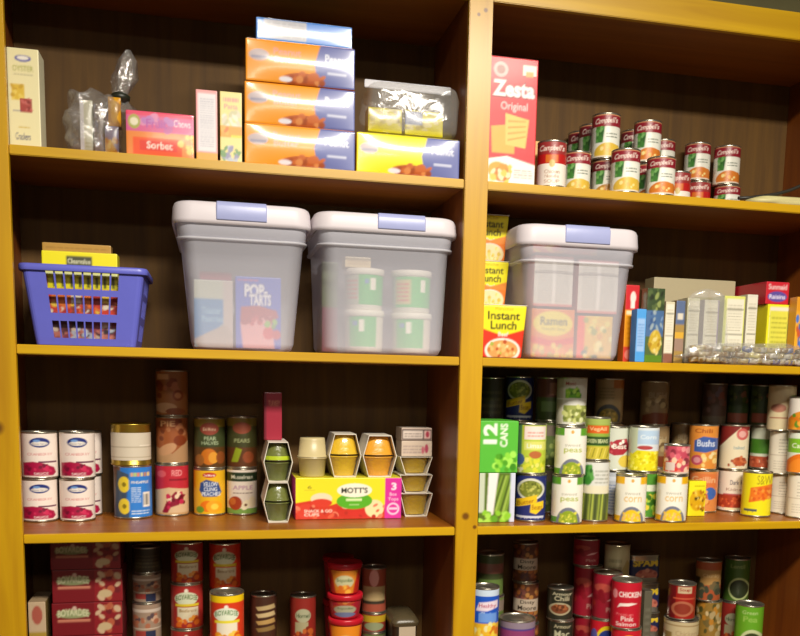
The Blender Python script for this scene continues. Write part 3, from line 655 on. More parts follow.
# laundry basket
xb0, xb1 = atz(16.5, S2 + .15, .03), atz(147.5, S2 + .15, .03); bw = xb1 - xb0; bh = at(80, 268, .03)[1] - S2; bd = .20; bx = (xb0 + xb1) / 2; by = .028 + bd / 2
bk = thing('plastic_basket', 'periwinkle plastic basket with slotted sides holding snack boxes', 'basket', (bx, by, S2 + .0035))
def basket_shell():
    tw, td, lw, ld = bw * .925, bd * .93, bw * .76, bd * .78
    # perimeter samples on the unit top ring; slots cut as missing faces
    s0, s1 = -.5 + (43.4 - 22) / 122, -.5 + (120.7 - 22) / 122
    xs = [-.5 + .04]
    cells = []
    step = (s1 - s0) / 8
    for k in range(8): xs += [s0 + k * step + step * .09, s0 + (k + 1) * step - step * .09]
    xs.append(.5 - .04)
    per = []  # (fx, fy, slotAfter)
    for i, a in enumerate(xs): per.append((a, -.5, 1 <= i < 17 and i % 2 == 1))
    for k in range(1, 4): t = k / 4 * PI / 2; per.append((.5 - .04 + .04 * math.sin(t), -.5 + .05 - .05 * math.cos(t), False))
    ys = [-.45 + .9 * k / 12 for k in range(13)]
    for i, a in enumerate(ys): per.append((.5, a, i % 2 == 1 and 2 < i < 11))
    for k in range(1, 4): t = k / 4 * PI / 2; per.append((.5 - .04 + .04 * math.cos(t), .5 - .05 + .05 * math.sin(t), False))
    for i, a in enumerate(reversed(xs)): per.append((a, .5, 1 <= i < 17 and i % 2 == 1))
    for k in range(1, 4): t = k / 4 * PI / 2; per.append((-.5 + .04 - .04 * math.sin(t), .5 - .05 + .05 * math.cos(t), False))
    for i, a in enumerate(reversed(ys)): per.append((-.5, a, i % 2 == 1 and 2 < i < 11))
    for k in range(1, 4): t = k / 4 * PI / 2; per.append((-.5 + .04 - .04 * math.cos(t), -.45 - .05 * math.sin(t), False))
    zf = [0, .08, .30, .40, .63, .71, .95, 1.0]; slot_rows = {1, 3, 5}
    V, Fc = [], []; m = len(per)
    for t in zf:
        for (a, b, s) in per: V.append((a * (lw + (tw - lw) * t), b * (ld + (td - ld) * t), t * bh))
    for j in range(len(zf) - 1):
        for i in range(m):
            if per[i][2] and j in slot_rows: continue
            a, b = j * m + i, j * m + (i + 1) % m; Fc.append((a, b, b + m, a + m))
    Fc.append(tuple(reversed(range(m))))
    return mesh('basket_body', V, Fc, False)
bo = ob('basket_body', basket_shell(), BASKET, bk)
sm = bo.modifiers.new('wall', 'SOLIDIFY'); sm.thickness = .003; sm.offset = 1
tw, td = bw * .925, bd * .93
ob('basket_rim', loft('basket_rim', [(bh - .004, tw, td, .012), (bh - .012, bw * .985, bd * .99, .018), (bh - .010, bw, bd, .02), (bh - .001, bw, bd, .02), (bh + .002, bw * .98, bd * .98, .018), (bh + .001, tw - .006, td - .006, .012), (bh - .004, tw - .006, td - .006, .012)]), BASKET, bk)
zb = S2 + .006
iw = .17
def inbox(name, label, h, z, img, side, y0, dep, x=None, w=iw):
    me = box_mesh(name, w, dep, h, img, side, side); o = ob(name, me, CARD, None, (bx - .0 if x is None else x, y0, z)); tag(o, label, 'box', 'snack boxes in the plastic basket')
    t = ob('tuck_flap', box_mesh('tuck_flap', w * .96, dep * .5, .0005, np.tile(srgb(side), (2, 2, 1)), None, None, .01, .0001), CARD, o, (0, .002, h)); return z + h + .001
rows = [(['c87868', '5c2c30', 'd8c0a8', '3c2c34', 'b8c0cc', '8c3c48'], 'brown and white snack box lowest in the plastic basket'), (['d84028', 'e87830', 'f0c848', 'ece0c8', '8c4438', 'b83028'], 'red and orange snack box in the middle of the plastic basket')]
y0 = .062
for cols, lb in rows:
    c = Cv(90, 30, cols[0])
    for k in range(9): c.r(k / 9, .45, (k + 1) / 9, 1, cols[[0, 1, 1, 3, 1, 5, 2, 5, 1][k]]); c.n(k / 9, .0, (k + 1) / 9, .6, cols, 7, .035)
    zb = inbox('snack_box', lb, bh * .315, zb, c.get(), 'a86848', y0, .10)
hb = at(78, 252, y0)[1] - zb
c = Cv(90, 46, 'f0e418'); c.p([(.32, .66), (.66, .66), (.66, .9), (.32, .9)], '505038').t('Clearvalue', .34, .72, .64, .84, 'e0e0c0').p([(.4, .66), (.5, .54), (.58, .66)], '505038').r(0, 0, 1, .12, 'c84860').r(0, .44, 1, .52, 'd8dca0')
for k in range(9): c.r(k / 9 + .03, .16, k / 9 + .07, .42, '5c5c14' if k else 'c85028')
x0, x1 = atz(41, zb + .1, y0), atz(117, zb + .1, y0)
inbox('snack_box', 'bright yellow box with a dark name plate, sticking out of the plastic basket', hb, zb, c.get(), 'd8cc18', y0, .05, (x0 + x1) / 2, x1 - x0)
hb = at(76, 244, .12)[1] - zb
x0, x1 = atz(42, zb + .1, .118), atz(111, zb + .1, .118)
inbox('snack_box', 'tan cardboard box edge showing behind the yellow box in the basket', hb, zb, canv(40, 40, 'b88c3c', lambda c: c.ln(.05, .9, .95, .96, 'a07830', 1)), 'a8803c', .118, .035, (x0 + x1) / 2, x1 - x0)

def tote(label, l0, l1, b0, b1, vt, vlip, vrim, yf, dep, h0, h1, cat='storage bin'):
    """lid spans columns l0..l1, base spans b0..b1; vt row of the lid top, vlip its lower edge; h0..h1 the latch"""
    um = (l0 + l1) / 2; zt = at(um, vt, yf)[1]; H = zt - S2; zl = at(um, vlip, yf)[1] - S2
    xl0, xl1 = atz(l0, zt, yf), atz(l1, zt, yf); wl = xl1 - xl0
    xb0, xb1 = atz(b0, S2 + .02, yf + .02), atz(b1, S2 + .02, yf + .02); wb = xb1 - xb0
    x = (xl0 + xl1) / 2; y = yf + dep / 2
    t = thing('storage_bin', label, cat, (x, y, S2))
    wt = wl * .9; dt = dep * .93; db = dep * .84; r = .03
    zr = at(um, vrim, yf)[1] - S2
    ob('bin_body', loft('bin_body', [(.001, wb * .9, db * .88, r), (.004, wb * .96, db * .95, r), (.016, wb, db, r), (zr - .003, wt * .985, dt * .97, r), (zr, wt * 1.02, dt, r), (zl - .001, wt * 1.035, dt * 1.02, r)], True), TOTE, t)
    ob('rib', loft('rib', [(zr - .004, wt * .985, dt * .975, r), (zr - .003, wt * 1.04, dt * 1.025, r + .004), (zr + .001, wt * 1.045, dt * 1.03, r + .004), (zr + .002, wt * 1.02, dt, r)]), RIB, t)
    ob('bin_lid', loft('bin_lid', [(zl - .004, wl * .97, dep * .97, .035), (zl - .004, wl * .995, dep * .99, .038), (zl + .004, wl, dep, .04), (H - .010, wl * .985, dep * .99, .04), (H - .003, wl * .965, dep * .975, .04), (H, wl * .94, dep * .95, .04), (H - .001, wl * .8, dep * .8, .04)], False, True), TOTELID, t)
    xa, xc = atz(h0, zt, yf) - x, atz(h1, zt, yf) - x
    ob('latch', loft('latch', [(zl + .004, xc - xa, .022, .003), (zl + .006, (xc - xa) * 1.0, .024, .003), (H - .008, (xc - xa) * 1.0, .0235, .003), (H + .0012, (xc - xa) * .98, .016, .003)], True, True), LATCH, t, ((xa + xc) / 2, -dep / 2 + .0095, 0))
    return t, x
tote('clear lidded bin holding a blue toaster pastry box, left of the pair', 170.5, 313, 191, 295, 203, 223, 239, .012, .275, 216, 267)
tote('clear lidded bin holding stacked green tubs, right of the pair', 314, 461, 323, 443, 214, 231, 246, .012, .275, 378, 426)
def f(c):
    c.t('POP-', .2, .72, .7, .9, 'f0f0f4', .04, out='2c3c9c').t('TARTS', .3, .6, .78, .76, 'f0f0f4', .04, out='2c3c9c').p([(.1, .4), (.12, .58), (.5, .6), (.9, .54), (.95, .44), (.6, .36)], 'b0283c').p([(.16, 0), (.1, .36), (.5, .42), (.78, .46), (.86, 0)], 'e8a0a4').n(.12, .34, .85, .44, ['a8203c', 'c83848'], 14, .05)
    c.e(.72, .22, .12, .09, 'd8283c').e(.9, .2, .1, .07, 'c8203c').n(.66, .3, .9, .4, ['68a030', '88c040'], 6, .05).ln(.05, .94, .5, .98, 'd04868', 1)
carton('pastry_box', 'blue toaster pastry box with pink picture inside the left clear bin', 'box', 235.5, 281, 277, .055, S2 + .006, .10, canv(50, 76, '2c50c8', f), '2c44a8', '2c44a8')
def f(c): c.r(0, .72, .8, 1, 'c0c4b0').p([(0, .1), (0, .72), (.85, .72), (.8, .4), (.3, .12)], '2c84c0').t('Toaster', .2, .5, .7, .6, '88c0e0').t('Pastries', .2, .38, .75, .47, '88c0e0').r(.75, 0, 1, 1, 'c8b8b0').p([(.1, 0), (0, .12), (.8, .35), (1, .2), (1, 0)], 'b8a89c')
carton('pastry_box', 'teal and white box behind the left clear bin wall, left of the pastry box', 'box', 194, 233, 280, .065, S2 + .006, .09, canv(44, 70, '9cb0b8', f), '88a0a8')
carton('pastry_box', 'red-edged box at the back inside the left clear bin', 'box', 200, 232, 272, .165, S2 + .006, .05, canv(30, 60, '9c4050', lambda c: c.r(0, 0, 1, .9, 'a8586c')), '8c3848')
# tubs
def tub(label, u0, u1, v0, v1, Y, z, img, group):
    H = at((u0 + u1) / 2, v0, Y)[1] - z; x = atz((u0 + u1) / 2, z + H / 2, Y); R = (atz(u1, z, Y) - atz(u0, z, Y)) / 2 * .96
    t = thing('snack_tub', label, 'tub', (x, Y, z), math.atan2(CAM[1] - Y, CAM[0] - x) + PI / 2, group)
    ob('tub_body', lathe('tub_body', [(R * .9, 0), (R * .94, .002), (R * .98, H * .8), (R * .98, H - .01)], 40), WHITE, t)
    ob('tub_lid', lathe('tub_lid', [(R * .99, H - .014), (R * 1.03, H - .013), (R * 1.03, H - .002), (R, H), (R * .9, H - .001)], 40), WHITE, t)
    n = 80; nz = 40; th = np.arange(n) * 2 * PI / n; zz = np.linspace(H * .12, H * .84, nz); TT, ZZ = np.meshgrid(th, zz); rr = R * (.945 + .045 * ZZ / H)
    V = np.stack([rr * np.sin(TT), -rr * np.cos(TT), ZZ], -1).reshape(-1, 3); col = sample(img, (1 + np.sin(TT)) / 2, (ZZ - H * .12) / (H * .72)).reshape(-1, 3)
    ob('label', mesh('label_print', V, [(j * n + i, j * n + (i + 1) % n, (j + 1) * n + (i + 1) % n, (j + 1) * n + i) for j in range(nz - 1) for i in range(n)], True, col), PAPER, t)
    return z + H + .0004
G1 = canv(50, 40, '30b048', lambda c: (c.r(0, 0, .36, 1, 'a8ac98'), c.ln(.05, .2, .32, .9, 'c06050', 5), c.t('1', .66, .5, .8, .9, WH), c.r(.52, .7, .62, .85, '5080c0')))
G2 = canv(50, 40, '30b048', lambda c: (c.r(.0, 0, .12, 1, 'a8b098'), c.r(.82, 0, 1, 1, 'd8d0c0'), c.t('1', .36, .5, .5, .9, WH), c.r(.2, .7, .32, .85, '5080c0')))
G3 = canv(50, 40, '40b850', lambda c: (c.r(0, .0, .1, 1, 'a8b8b0'), c.r(.1, .1, .5, .9, 'c8b878'), c.ln(.14, .2, .44, .85, 'd05038', 5), c.t('1', .74, .5, .86, .9, WH)))
gr = 'green labelled tubs stacked in the right clear bin'
z1 = tub('lower left green tub inside the right clear bin', 344, 384, 311, 351, .085, S2 + .006, G2, gr)
z2 = tub('upper left green tub inside the right clear bin, under the small tan box', 344, 384, 270, 310, .085, z1, G1, gr)
z3 = tub('lower right green tub inside the right clear bin', 391, 431, 314, 351, .085, S2 + .006, G2, gr)
z4 = tub('upper right green tub inside the right clear bin', 391, 431, 272, 313, .085, z3, G3, gr)
carton('small_box', 'small tan box on the upper left tub in the right clear bin', 'box', 345, 371, 257, .06, z2 + .001, .05, canv(30, 14, 'c8b488', lambda c: c.ln(.1, .3, .9, .8, 'b09060', 2)), 'b8a070')
carton('tall_box', 'dark green box seen at the left side inside the right clear bin', 'box', 322, 338, 262, .14, S2 + .006, .10, canv(20, 50, '68784c', lambda c: c.r(0, 0, 1, .5, '8c5060')), '68744c')

# ================================================================ THIRD SHELF, LEFT BAY
grp = 'pink and white cranberry sauce cans'
for u, Yc, lb, tv in ((39.8, .19, ('lower pink and white cranberry can beside the left upright', 'upper pink and white cranberry can beside the left upright'), 431), (77.5, .19, ('lower cranberry can of the second column from the left upright', 'upper cranberry can of the second column from the left upright'), 431)):
    stack(u, Yc, S3, .0375, [('cran', 477.5, lb[0]), ('cran', tv, lb[1])], grp, 'cranberry_can')
stack(86, .262, S3, .035, [('cran', 474, 'lower cranberry can hidden behind the second column, its edge showing'), ('cran', 431, 'upper cranberry can hidden behind the second column, its edge showing')], grp, 'cranberry_can')
stack(133, .222, S3, .0425, [('pine', 464, 'big blue pineapple can standing under a gold-ended can'), ('blank', 423, 'wide can with plain cream wrapper and gold ends on the pineapple can', -2, .0445)])
stack(172, .25, S3, .0385, [('cherry', 463, 'red cherry pie filling can at the bottom of the tall brown column'), ('brown', 416, 'brown pie filling can in the middle of the tall column', 0, .0365), ('brown2', 370, 'light brown pie filling can topping the tallest column of the left bay', 0, .0365)])
stack(209.5, .25, S3, .037, [('fruit', 467.5, 'bright yellow peach can with blue lettering under a dark fruit can'), ('mixed', 417, 'dark green fruit can with orange peach picture on the yellow can', 0, .0365)])
stack(242, .25, S3, .036, [('apple', 467, 'apple slices can with white label and dark green band'), ('mixed2', 416, 'dark green fruit can with light green pears on the apple can', 0, .0365)])
SLEEVE = plain('white_card_sleeve', 'e4dccc', .5)
CUP = clear('clear_cup_plastic', 'e8e4d0', .04, .12)
FOODM = {}
def food(col):
    if col not in FOODM: FOODM[col] = plain('fruit_' + col, col, .35, 0, .5, 90, .9)
    return FOODM[col]
def cup_pack(label, u0, u1, v0, v1, Y, z, fruit, dep=.115, group=None, half=False, band=None, sleeve=None, slant=True, lab2=None):
    """fruit cups in an open card sleeve: two cups rim to rim (six-sided), or one cup (half)"""
    um = (u0 + u1) / 2; H = at(um, v0, Y)[1] - z; w = atz(u1, z + H / 2, Y) - atz(u0, z + H / 2, Y); x = atz(um, z + H / 2, Y)
    t = thing('fruit_cup_pack', label, 'fruit cups', (x, Y, z), 0, group)
    a = w / 2; b = a * .66; s = .0012
    P = [(-b, 0), (b, 0), (a, H), (-a, H)] if half else [(-b, 0), (b, 0), (a, H / 2), (b, H), (-b, H), (-a, H / 2)]
    c0 = (0, H / 2); V, Fc = [], []; m = len(P)
    for y in (0, dep):
        for k in (1, 0):
            for (px, pz) in P:
                L = math.hypot(px - c0[0], pz - c0[1]); q = 1 - (0 if k else s * 1.6 / L); V.append((c0[0] + (px - c0[0]) * q, y, c0[1] + (pz - c0[1]) * q))
    O, I, OB, IB = 0, m, 2 * m, 3 * m
    for i in range(m):
        j = (i + 1) % m
        Fc += [(O + i, OB + i, OB + j, O + j)[::-1], (I + i, I + j, IB + j, IB + i)[::-1], (O + i, O + j, I + j, I + i), (OB + i, IB + i, IB + j, OB + j)]
    ob('card_sleeve', mesh('card_sleeve', V, Fc, False), sleeve or SLEEVE, t)
    cr = min(a * .93, dep / 4 - .0005) if not half else min(a * .9, dep / 4 - .0005)
    hh = (H if half else H / 2) - (.003 if half else .0016)
    yy = (cr + .003, dep - cr - .003)
    sx = a * .955 / cr
    for yk in yy:
        for up in ((1,) if half else (1, -1)):
            zc = .002 if half else H / 2
            pr = [(b * .92 / sx, 0), (b * .97 / sx, .002), (cr * .93, hh - .004), (cr * .99, hh - .003), (cr * .99, hh - .0012)]
            if not half and up == 1: pr = [(r_, hh - zq) for r_, zq in reversed(pr)]
            if not half and up == -1: pr = pr
            def mk(nm, pr_): 
                me = lathe(nm, pr_, 28); 
                return me
            base = (H / 2 + .0006) if (not half and up == 1) else (.0024 if half else H / 2 - hh - .0006)
            cu = ob('cup', mk('cup', pr), CUP, t, (0, yk, base)); cu.scale = (sx, 1, 1)
            pf = [(r_ * .965, zq * .985 + hh * .007) for r_, zq in pr]
            ob('fruit', mk('fruit', pf), food(fruit), cu)
            if band and up == 1:
                ob('label_band', lathe('label_band', [(cr * .97, .0035), (cr * .95, .009), (cr * .93, .012)], 28, False, False), food(band), cu)
    return z + H + .0008
grp = 'fruit cup packs in open card sleeves'
z = cup_pack('lower pack of dark green fruit cups in a white-edged sleeve', 263.5, 293, 482.5, 0, .10, S3, '5c6414', group=grp)
z = cup_pack('upper pack of dark green fruit cups with a lime band, under the red box', 263.5, 293, 442, 0, .10, z, '5c6414', group=grp, band='b4c828')
RB_ = canv(24, 56, '9c1c34', lambda c: (c.r(0, 0, .12, 1, '6c1024'), c.t('TURKEY', .24, .72, .88, .83, 'd88c70')))
carton('small_box', 'tall narrow crimson box standing on the green fruit cup packs', 'box', 264, 282, 392.5, .15, z, .05, RB_, '7c1428', 'a03048')
def f(c):
    c.t('6', .11, .74, .15, .82, '8c8420').r(.08, .7, .18, .71, 'a89c20').p([(0, 0), (0, .4), (.14, .46), (.3, .32), (.4, .4), (.52, .3), (.68, .4), (.84, .3), (.84, 0)], 'd03820').e(.24, .5, .1, .14, 'ecdcb8').e(.24, .4, .1, .1, 'd83c28').e(.48, .22, .1, .2, 'cc2c1c').e(.48, .3, .05, .05, 'f0c8a0').e(.1, .2, .09, .18, 'd8402c').e(.6, .2, .1, .18, 'd02c20').e(.74, .25, .09, .22, 'f0e0a8').n(.0, .05, .84, .35, ['e06040', 'b82818', 'e88060'], 18, .02)
    c.e(.55, .44, .17, .2, '58b020', -.1).r(.47, .44, .62, .5, 'd8f0b0').ln(.5, .34, .6, .38, 'c8e8a0', 1).e(.55, .7, .165, .17, 'f4f0dc').t("MOTT'S", .425, .63, .675, .77, '20281c', .03, skew=.0)
    c.r(.84, 0, 1, 1, 'd8309c').t('3', .9, .7, .95, .88, 'f4e4f0', .03).t('Box', .885, .56, .955, .64, 'f4c8e4').t('Tops', .87, .42, .97, .52, 'f4c8e4').e(.92, .24, .06, .15, 'f0d0e8').e(.92, .24, .045, .11, 'd8309c').r(.88, .22, .96, .27, 'f0d0e8').t('SNACK & GO', .08, .17, .34, .24, 'f4e8d8').t('CUPS', .08, .08, .22, .15, 'f4e8d8')
o, zm = carton('applesauce_carton', 'long yellow applesauce carton with red apples and a magenta end', 'box', 295.5, 401.5, 478, .135, S3, .12, canv(150, 60, 'ece024', f), 'd8309c', 'e4d830', res=.0016)
# things on the carton
x = atz(312, zm + .04, .18); t = thing('sauce_cup_pair', 'pair of beige applesauce cups, lid to lid, left end on the yellow carton', 'cups', (x, .175, zm))
hz = (at(312, 437, .175)[1] - zm) / 2
AS = plain('beige_sauce_cup', 'c8b888', .35)
rr = .0335
ob('cup', lathe('cup', [(rr * .8, 0), (rr * .86, .002), (rr * .97, hz - .004), (rr * 1.05, hz - .003), (rr * 1.05, hz - .0006)], 36), AS, t)
k = ob('cup', lathe('cup', [(rr * 1.05, .0), (rr * 1.05, .0024), (rr * .97, .0034), (rr * .88, hz - .006), (rr * .84, hz - .001)], 36), AS, t, (0, 0, hz))
ob('foil_lid', lathe('foil_lid', [(rr * 1.06, -.0003), (rr * 1.06, .0006)], 36), TIN, t, (0, 0, hz - .0005))
cup_pack('six-sided pack of yellow mandarin cups in the middle of the yellow carton', 329, 361.5, 434, 0, .145, zm, 'd8b000', .10, grp, sleeve=SLEEVE)
cup_pack('six-sided pack of orange mandarin cups at the right end of the yellow carton', 363, 397, 435.5, 0, .145, zm, 'dc9a00', .10, grp, sleeve=SLEEVE)
z = S3
for lb, v in (('lowest of the three single-row fruit cup packs beside the yellow carton', 493.5), ('middle of the three single-row fruit cup packs beside the yellow carton', 475), ('topmost single-row fruit cup pack, under the small white boxes', 457)):
    z = cup_pack(lb, 400, 432.5, v, 0, .16, z, 'b09000', .10, grp, half=True)
z += .0005
for v, bg, lb in ((441, 'd0bca8', 'lower small cream box with pink figures on the fruit cup packs'), (428, 'c0a898', 'upper small white box with dark outline on top of the fruit cup packs')):
    IM = canv(46, 22, bg, (lambda c: (c.ln(.05, .2, .7, .8, 'a8948c', 3), c.e(.82, .5, .06, .3, 'b0405c'), c.e(.7, .4, .05, .25, 'c06070'))) if v == 441 else (lambda c: (c.r(.02, .06, .98, .9, '3c3030'), c.r(.05, .16, .7, .8, 'd8c8bc'), c.ln(.1, .3, .65, .7, '8c7c74', 2), c.r(.74, .16, .95, .8, 'd8b0a8'), c.e(.85, .5, .06, .25, 'a83048'))))
    o, z = carton('small_box', lb, 'box', 401.5, 432, v, .165, z, .07, IM, 'b09c8c', 'c8b8a8')

# ================================================================ BOTTOM SHELF, LEFT BAY
z = S4
def f(c): c.e(.5, .86, .3, .1, 'a85848').r(0, 0, 1, .68, 'a88c38').ln(.2, .1, .8, .6, 'b89c58', 5)
carton('small_box', 'narrow beige and mustard box beside the left upright on the bottom shelf', 'box', 29.5, 47, 602, .12, S4, .1, canv(22, 70, 'c0a888', f), '8c7440', 'a89070')
def f(c):
    c.e(.3, .66, .24, .13, '8c9468').t('BOYARDEE', .08, .56, .52, .78, 'c8c8a0', .03, arc=.05).e(.32, .84, .03, .06, 'c8a898').r(.08, .42, .54, .5, 'c07860').r(.6, 0, 1, 1, '861820').n(.64, .1, .94, .95, ['b06848', 'c8a888', '6c1820', 'b0583c'], 20, .045).e(.75, .25, .1, .12, 'c0a880')
BX = canv(90, 40, '74101a', f); z = S4
tops = [668, 635.5, 602.5, 569.5, 541]
for i, v in enumerate(tops):
    nm = ['lowest', 'second', 'middle', 'fourth', 'topmost'][i]
    if i == 0: v = 668
    o, z = carton('pasta_box', 'red boxed pasta meal, %s of the stack by the left upright' % nm, 'box', 52 - (i == 4) * 2, 122.5 - (i == 4) * 2, v, .12, z, .12, BX, '641018', '701420', group='red pasta meal boxes in one stack')
stack(147, .20, S4, .0325, [('hormel', 640, 'lowest tin of the slim pale column beside the red boxes'), ('hormel', 600, 'second tin of the slim pale column beside the red boxes'), ('hormel', 571.5, 'third tin of the slim pale column, grey rim showing'), ('dark', 545, 'dark tin topping the slim column beside the red boxes')])
gp = 'red pasta cans on the bottom left shelf'
stack(187, .17, S4, .0365, [('boy', 670, 'lowest red pasta can of the column behind the slim pale tins'), ('boy', 626, 'middle red pasta can of the column right of the slim pale tins'), ('boy', 581, 'third red pasta can of the column right of the slim pale tins'), ('boy', 540, 'topmost red pasta can right of the slim pale tins', 0, .036)], gp)
stack(225, .19, S4, .038, [('boy2', 672, 'lowest red pasta can behind the bright yellow-rimmed can'), ('boy2', 630, 'second red pasta can behind the bright yellow-rimmed can'), ('boy2', 588, 'third red pasta can behind the bright yellow-rimmed can', 0, .0365), ('boy2', 541, 'topmost red pasta can behind the bright yellow-rimmed can', 0, .0365)], gp)
stack(227, .055, S4, .0375, [('boyY', 640, 'lower red pasta can under the bright yellow-rimmed can'), ('boyY', 590.5, 'bright red pasta can with a yellow top band at the shelf front')], gp)
stack(263.5, .20, S4, .0315, [('dark', 640, 'lower dark tin under the striped brown tin'), ('darkstripe', 593, 'dark brown tin with cream slanting stripes')])
stack(303, .20, S4, .0315, [('canred', 640, 'lower red-brown tin under the small meat tin'), ('canred', 594, 'small red-brown meat tin left of the red cups')])
REDP = plain('red_plastic_cup', 'b81828', .3)
DRK = plain('dark_red_lid', '8c1420', .35)
def microcup(label, u0, u1, vt, Y, z, img, group, H=None):
    um = (u0 + u1) / 2; H = H or at(um, vt, Y)[1] - z; R = (atz(u1, z + H, Y) - atz(u0, z + H, Y)) / 2 * .96; x = atz(um, z + H / 2, Y)
    t = thing('pasta_cup', label, 'cup', (x, Y, z), math.atan2(CAM[1] - Y, CAM[0] - x) + PI / 2, group)
    ob('cup_body', lathe('cup_body', [(R * .72, 0), (R * .76, .002), (R * .92, H - .012)], 40), REDP, t)
    ob('cup_lid', lathe('cup_lid', [(R * .95, H - .014), (R, H - .012), (R, H - .003), (R * .95, H), (R * .8, H - .001)], 40), REDP, t)
    n, nz = 72, 30; th = np.arange(n) * 2 * PI / n; zz = np.linspace(.004, H - .016, nz); TT, ZZ = np.meshgrid(th, zz); r2 = R * (.76 + .16 * ZZ / (H - .012)) + .0005
    V = np.stack([r2 * np.sin(TT), -r2 * np.cos(TT), ZZ], -1).reshape(-1, 3); col = sample(img, (1 + np.sin(TT)) / 2, (ZZ - .004) / (H - .02)).reshape(-1, 3)
    ob('label', mesh('label_print', V, [(j * n + i, j * n + (i + 1) % n, (j + 1) * n + (i + 1) % n, (j + 1) * n + i) for j in range(nz - 1) for i in range(n)], True, col), PAPER, t)
    return z + H + .0005
MC = canv(44, 34, 'b8281c', lambda c: (c.p([(.2, 0), (.1, 1), (.9, 1), (.8, 0)], 'd88428'), c.e(.5, .5, .3, .3, 'c8c498'), c.t('Boyardee', .26, .46, .76, .66, '50683c'), c.n(.2, 0, .8, .3, ['f0b040', 'd86c20'], 10, .08)))
MC2 = canv(44, 34, 'a82030', lambda c: (c.n(.1, .6, .9, 1, ['c87838', 'b04828'], 12, .08), c.e(.5, .5, .36, .3, 'a8a488'), c.e(.5, .2, .36, .16, '6c7498'), c.t('Boyardee', .26, .5, .76, .68, '50683c')))
MC3 = canv(44, 34, 'd83020', lambda c: (c.p([(.1, 0), (.05, 1), (.95, 1), (.9, 0)], 'e88c20'), c.e(.5, .45, .34, .3, 'd8cc88'), c.n(.1, 0, .9, .3, ['f8c848', 'e87c20'], 12, .08)))
gp = 'red microwave pasta cups in stacks'
z = S4
z = microcup('lowest red pasta cup of the front stack', 327, 364, 660, .15, z, MC3, gp)
z = microcup('third red pasta cup from the top of the front stack, brightest lid', 327, 364, 616, .15, z, MC3, gp)
z = microcup('second red pasta cup from the top of the front stack', 326.5, 363.5, 592, .15, z, MC2, gp)
z = microcup('topmost red pasta cup of the front stack', 326, 363, 561, .15, z, MC, gp)
z = S4
for i, v in enumerate((640, 598, 555)): z = microcup(['lowest', 'middle', 'topmost'][i] + ' red pasta cup of the stack half hidden behind the front one', 322, 354, v, .249 - .001 * i, z, MC2, gp)
stack(374, .23, S4, .0305, [('dgreen', 630, 'green tin lowest in the column right of the red cups'), ('redy', 610.5, 'short tin with a yellow band in the column right of the red cups'), ('cupcan', 592.5, 'short red-brown tin in the column right of the red cups'), ('cupcan', 566, 'tin with a cream band topping the column right of the red cups')])
x, w_, h_ = XZs(392, 419, 622, .14, S4)
t = thing('lidded_tray', 'dark lidded tub with a pale sticker at the right end of the bottom left shelf', 'tub', (x, .20, S4))
DK = plain('dark_plastic', '2c2418', .4)
ob('tray_body', loft('tray_body', [(0, w_ * .8, .09, .015), (h_ - .008, w_ * .95, .11, .015)], True), DK, t)
ob('tray_lid', loft('tray_lid', [(h_ - .012, w_ * 1.0, .12, .015), (h_ - .004, w_ * 1.04, .125, .015), (h_ - .002, w_ * 1.04, .125, .015), (h_ + .012, w_ * .8, .10, .02)], False, True), clear('smoky_lid', '5c5038', .7), t)
ob('sticker', bevbox('sticker', -w_ * .25, w_ * .36, -.0008, 0, h_ - .09, h_ - .012, 0), plain('pale_sticker', 'b8a890', .6), t, (0, -.0585, 0))

# ================================================================ TOP SHELF, RIGHT BAY
def f(c):
    c.t('Zesta', .06, .69, .94, .82, 'f4ece8', .04, skew=-.0, out='8c1420').t('Original', .24, .57, .8, .65, 'f0d0cc', .01).e(.22, .9, .15, .06, 'c0a8a0').e(.22, .9, .09, .035, '98584c').r(.68, .87, .96, .95, 'f0e0d0').r(.74, .86, .9, .9, 'd89830')
    c.p([(.08, .24), (.05, .45), (.4, .47), (.55, .44), (.55, .24)], 'e8a840').p([(.36, .31), (.34, .56), (.84, .52), (.78, .29)], 'f0c060')
    for k in range(4): c.p([(.4, .34 + k * .05), (.78, .38 + k * .04), (.78, .39 + k * .04), (.4, .355 + k * .05)], 'd09030')
    c.p([(0, 0), (0, .19), (.4, .22), (1, .16), (1, 0)], 'f4ece4').e(.2, .1, .2, .07, 'e8a030').e(.3, .07, .2, .06, 'd87020').n(0, .0, .5, .14, ['f0c050', 'e89020', 'f4e0b0'], 14, .06).ln(.55, .05, .95, .13, '807c78', 4, .3)
carton('cracker_box', 'tall red saltine cracker box beside the central upright', 'box', 489, 536.5, 57.5, .012, S1, .075, canv(50, 130, 'd02c34', f), 'b8202c', 'c42834')
gp = 'soup cans on the top right shelf'; SR = .033
carton('small_box', 'small orange carton peeking out behind the red cracker box', 'box', 529, 543, 141, .10, S1, .035, canv(20, 40, 'c8944c', lambda c: c.n(0, 0, 1, 1, ['d8a860', 'b87838'], 10, .15)), 'b88440')
stack(551.5, .042, S1, SR, [('noodle', 139, 'red and white chicken noodle soup can beside the red cracker box')], gp, 'soup_can')
stack(576.5, .09, S1, .032, [('soupY', 150, 'single soup can with yellow picture right of the chicken noodle can')], gp, 'soup_can')
stack(580.5, .268, S1, SR, [('soupD', 173, 'lower soup can of the leftmost rear column, almost hidden'), ('soupD', 130, 'upper soup can of the leftmost and farthest column, only its red top showing')], gp, 'soup_can')
stack(592, .195, S1, SR, [('soupD', 166, 'lower soup can of the second rear column'), ('soupD', 122.5, 'upper soup can standing just left of the tallest soup can')], gp, 'soup_can')
stack(605.5, .109, S1, SR, [('soupD', 158, 'soup can under the tallest can of the pile'), ('soupY', 111.5, 'highest soup can of the pile, yellow picture')], gp, 'soup_can')
stack(625, .042, S1, .0335, [('soupY', 147, 'front soup can with yellow picture in the middle of the shelf edge')], gp, 'soup_can')
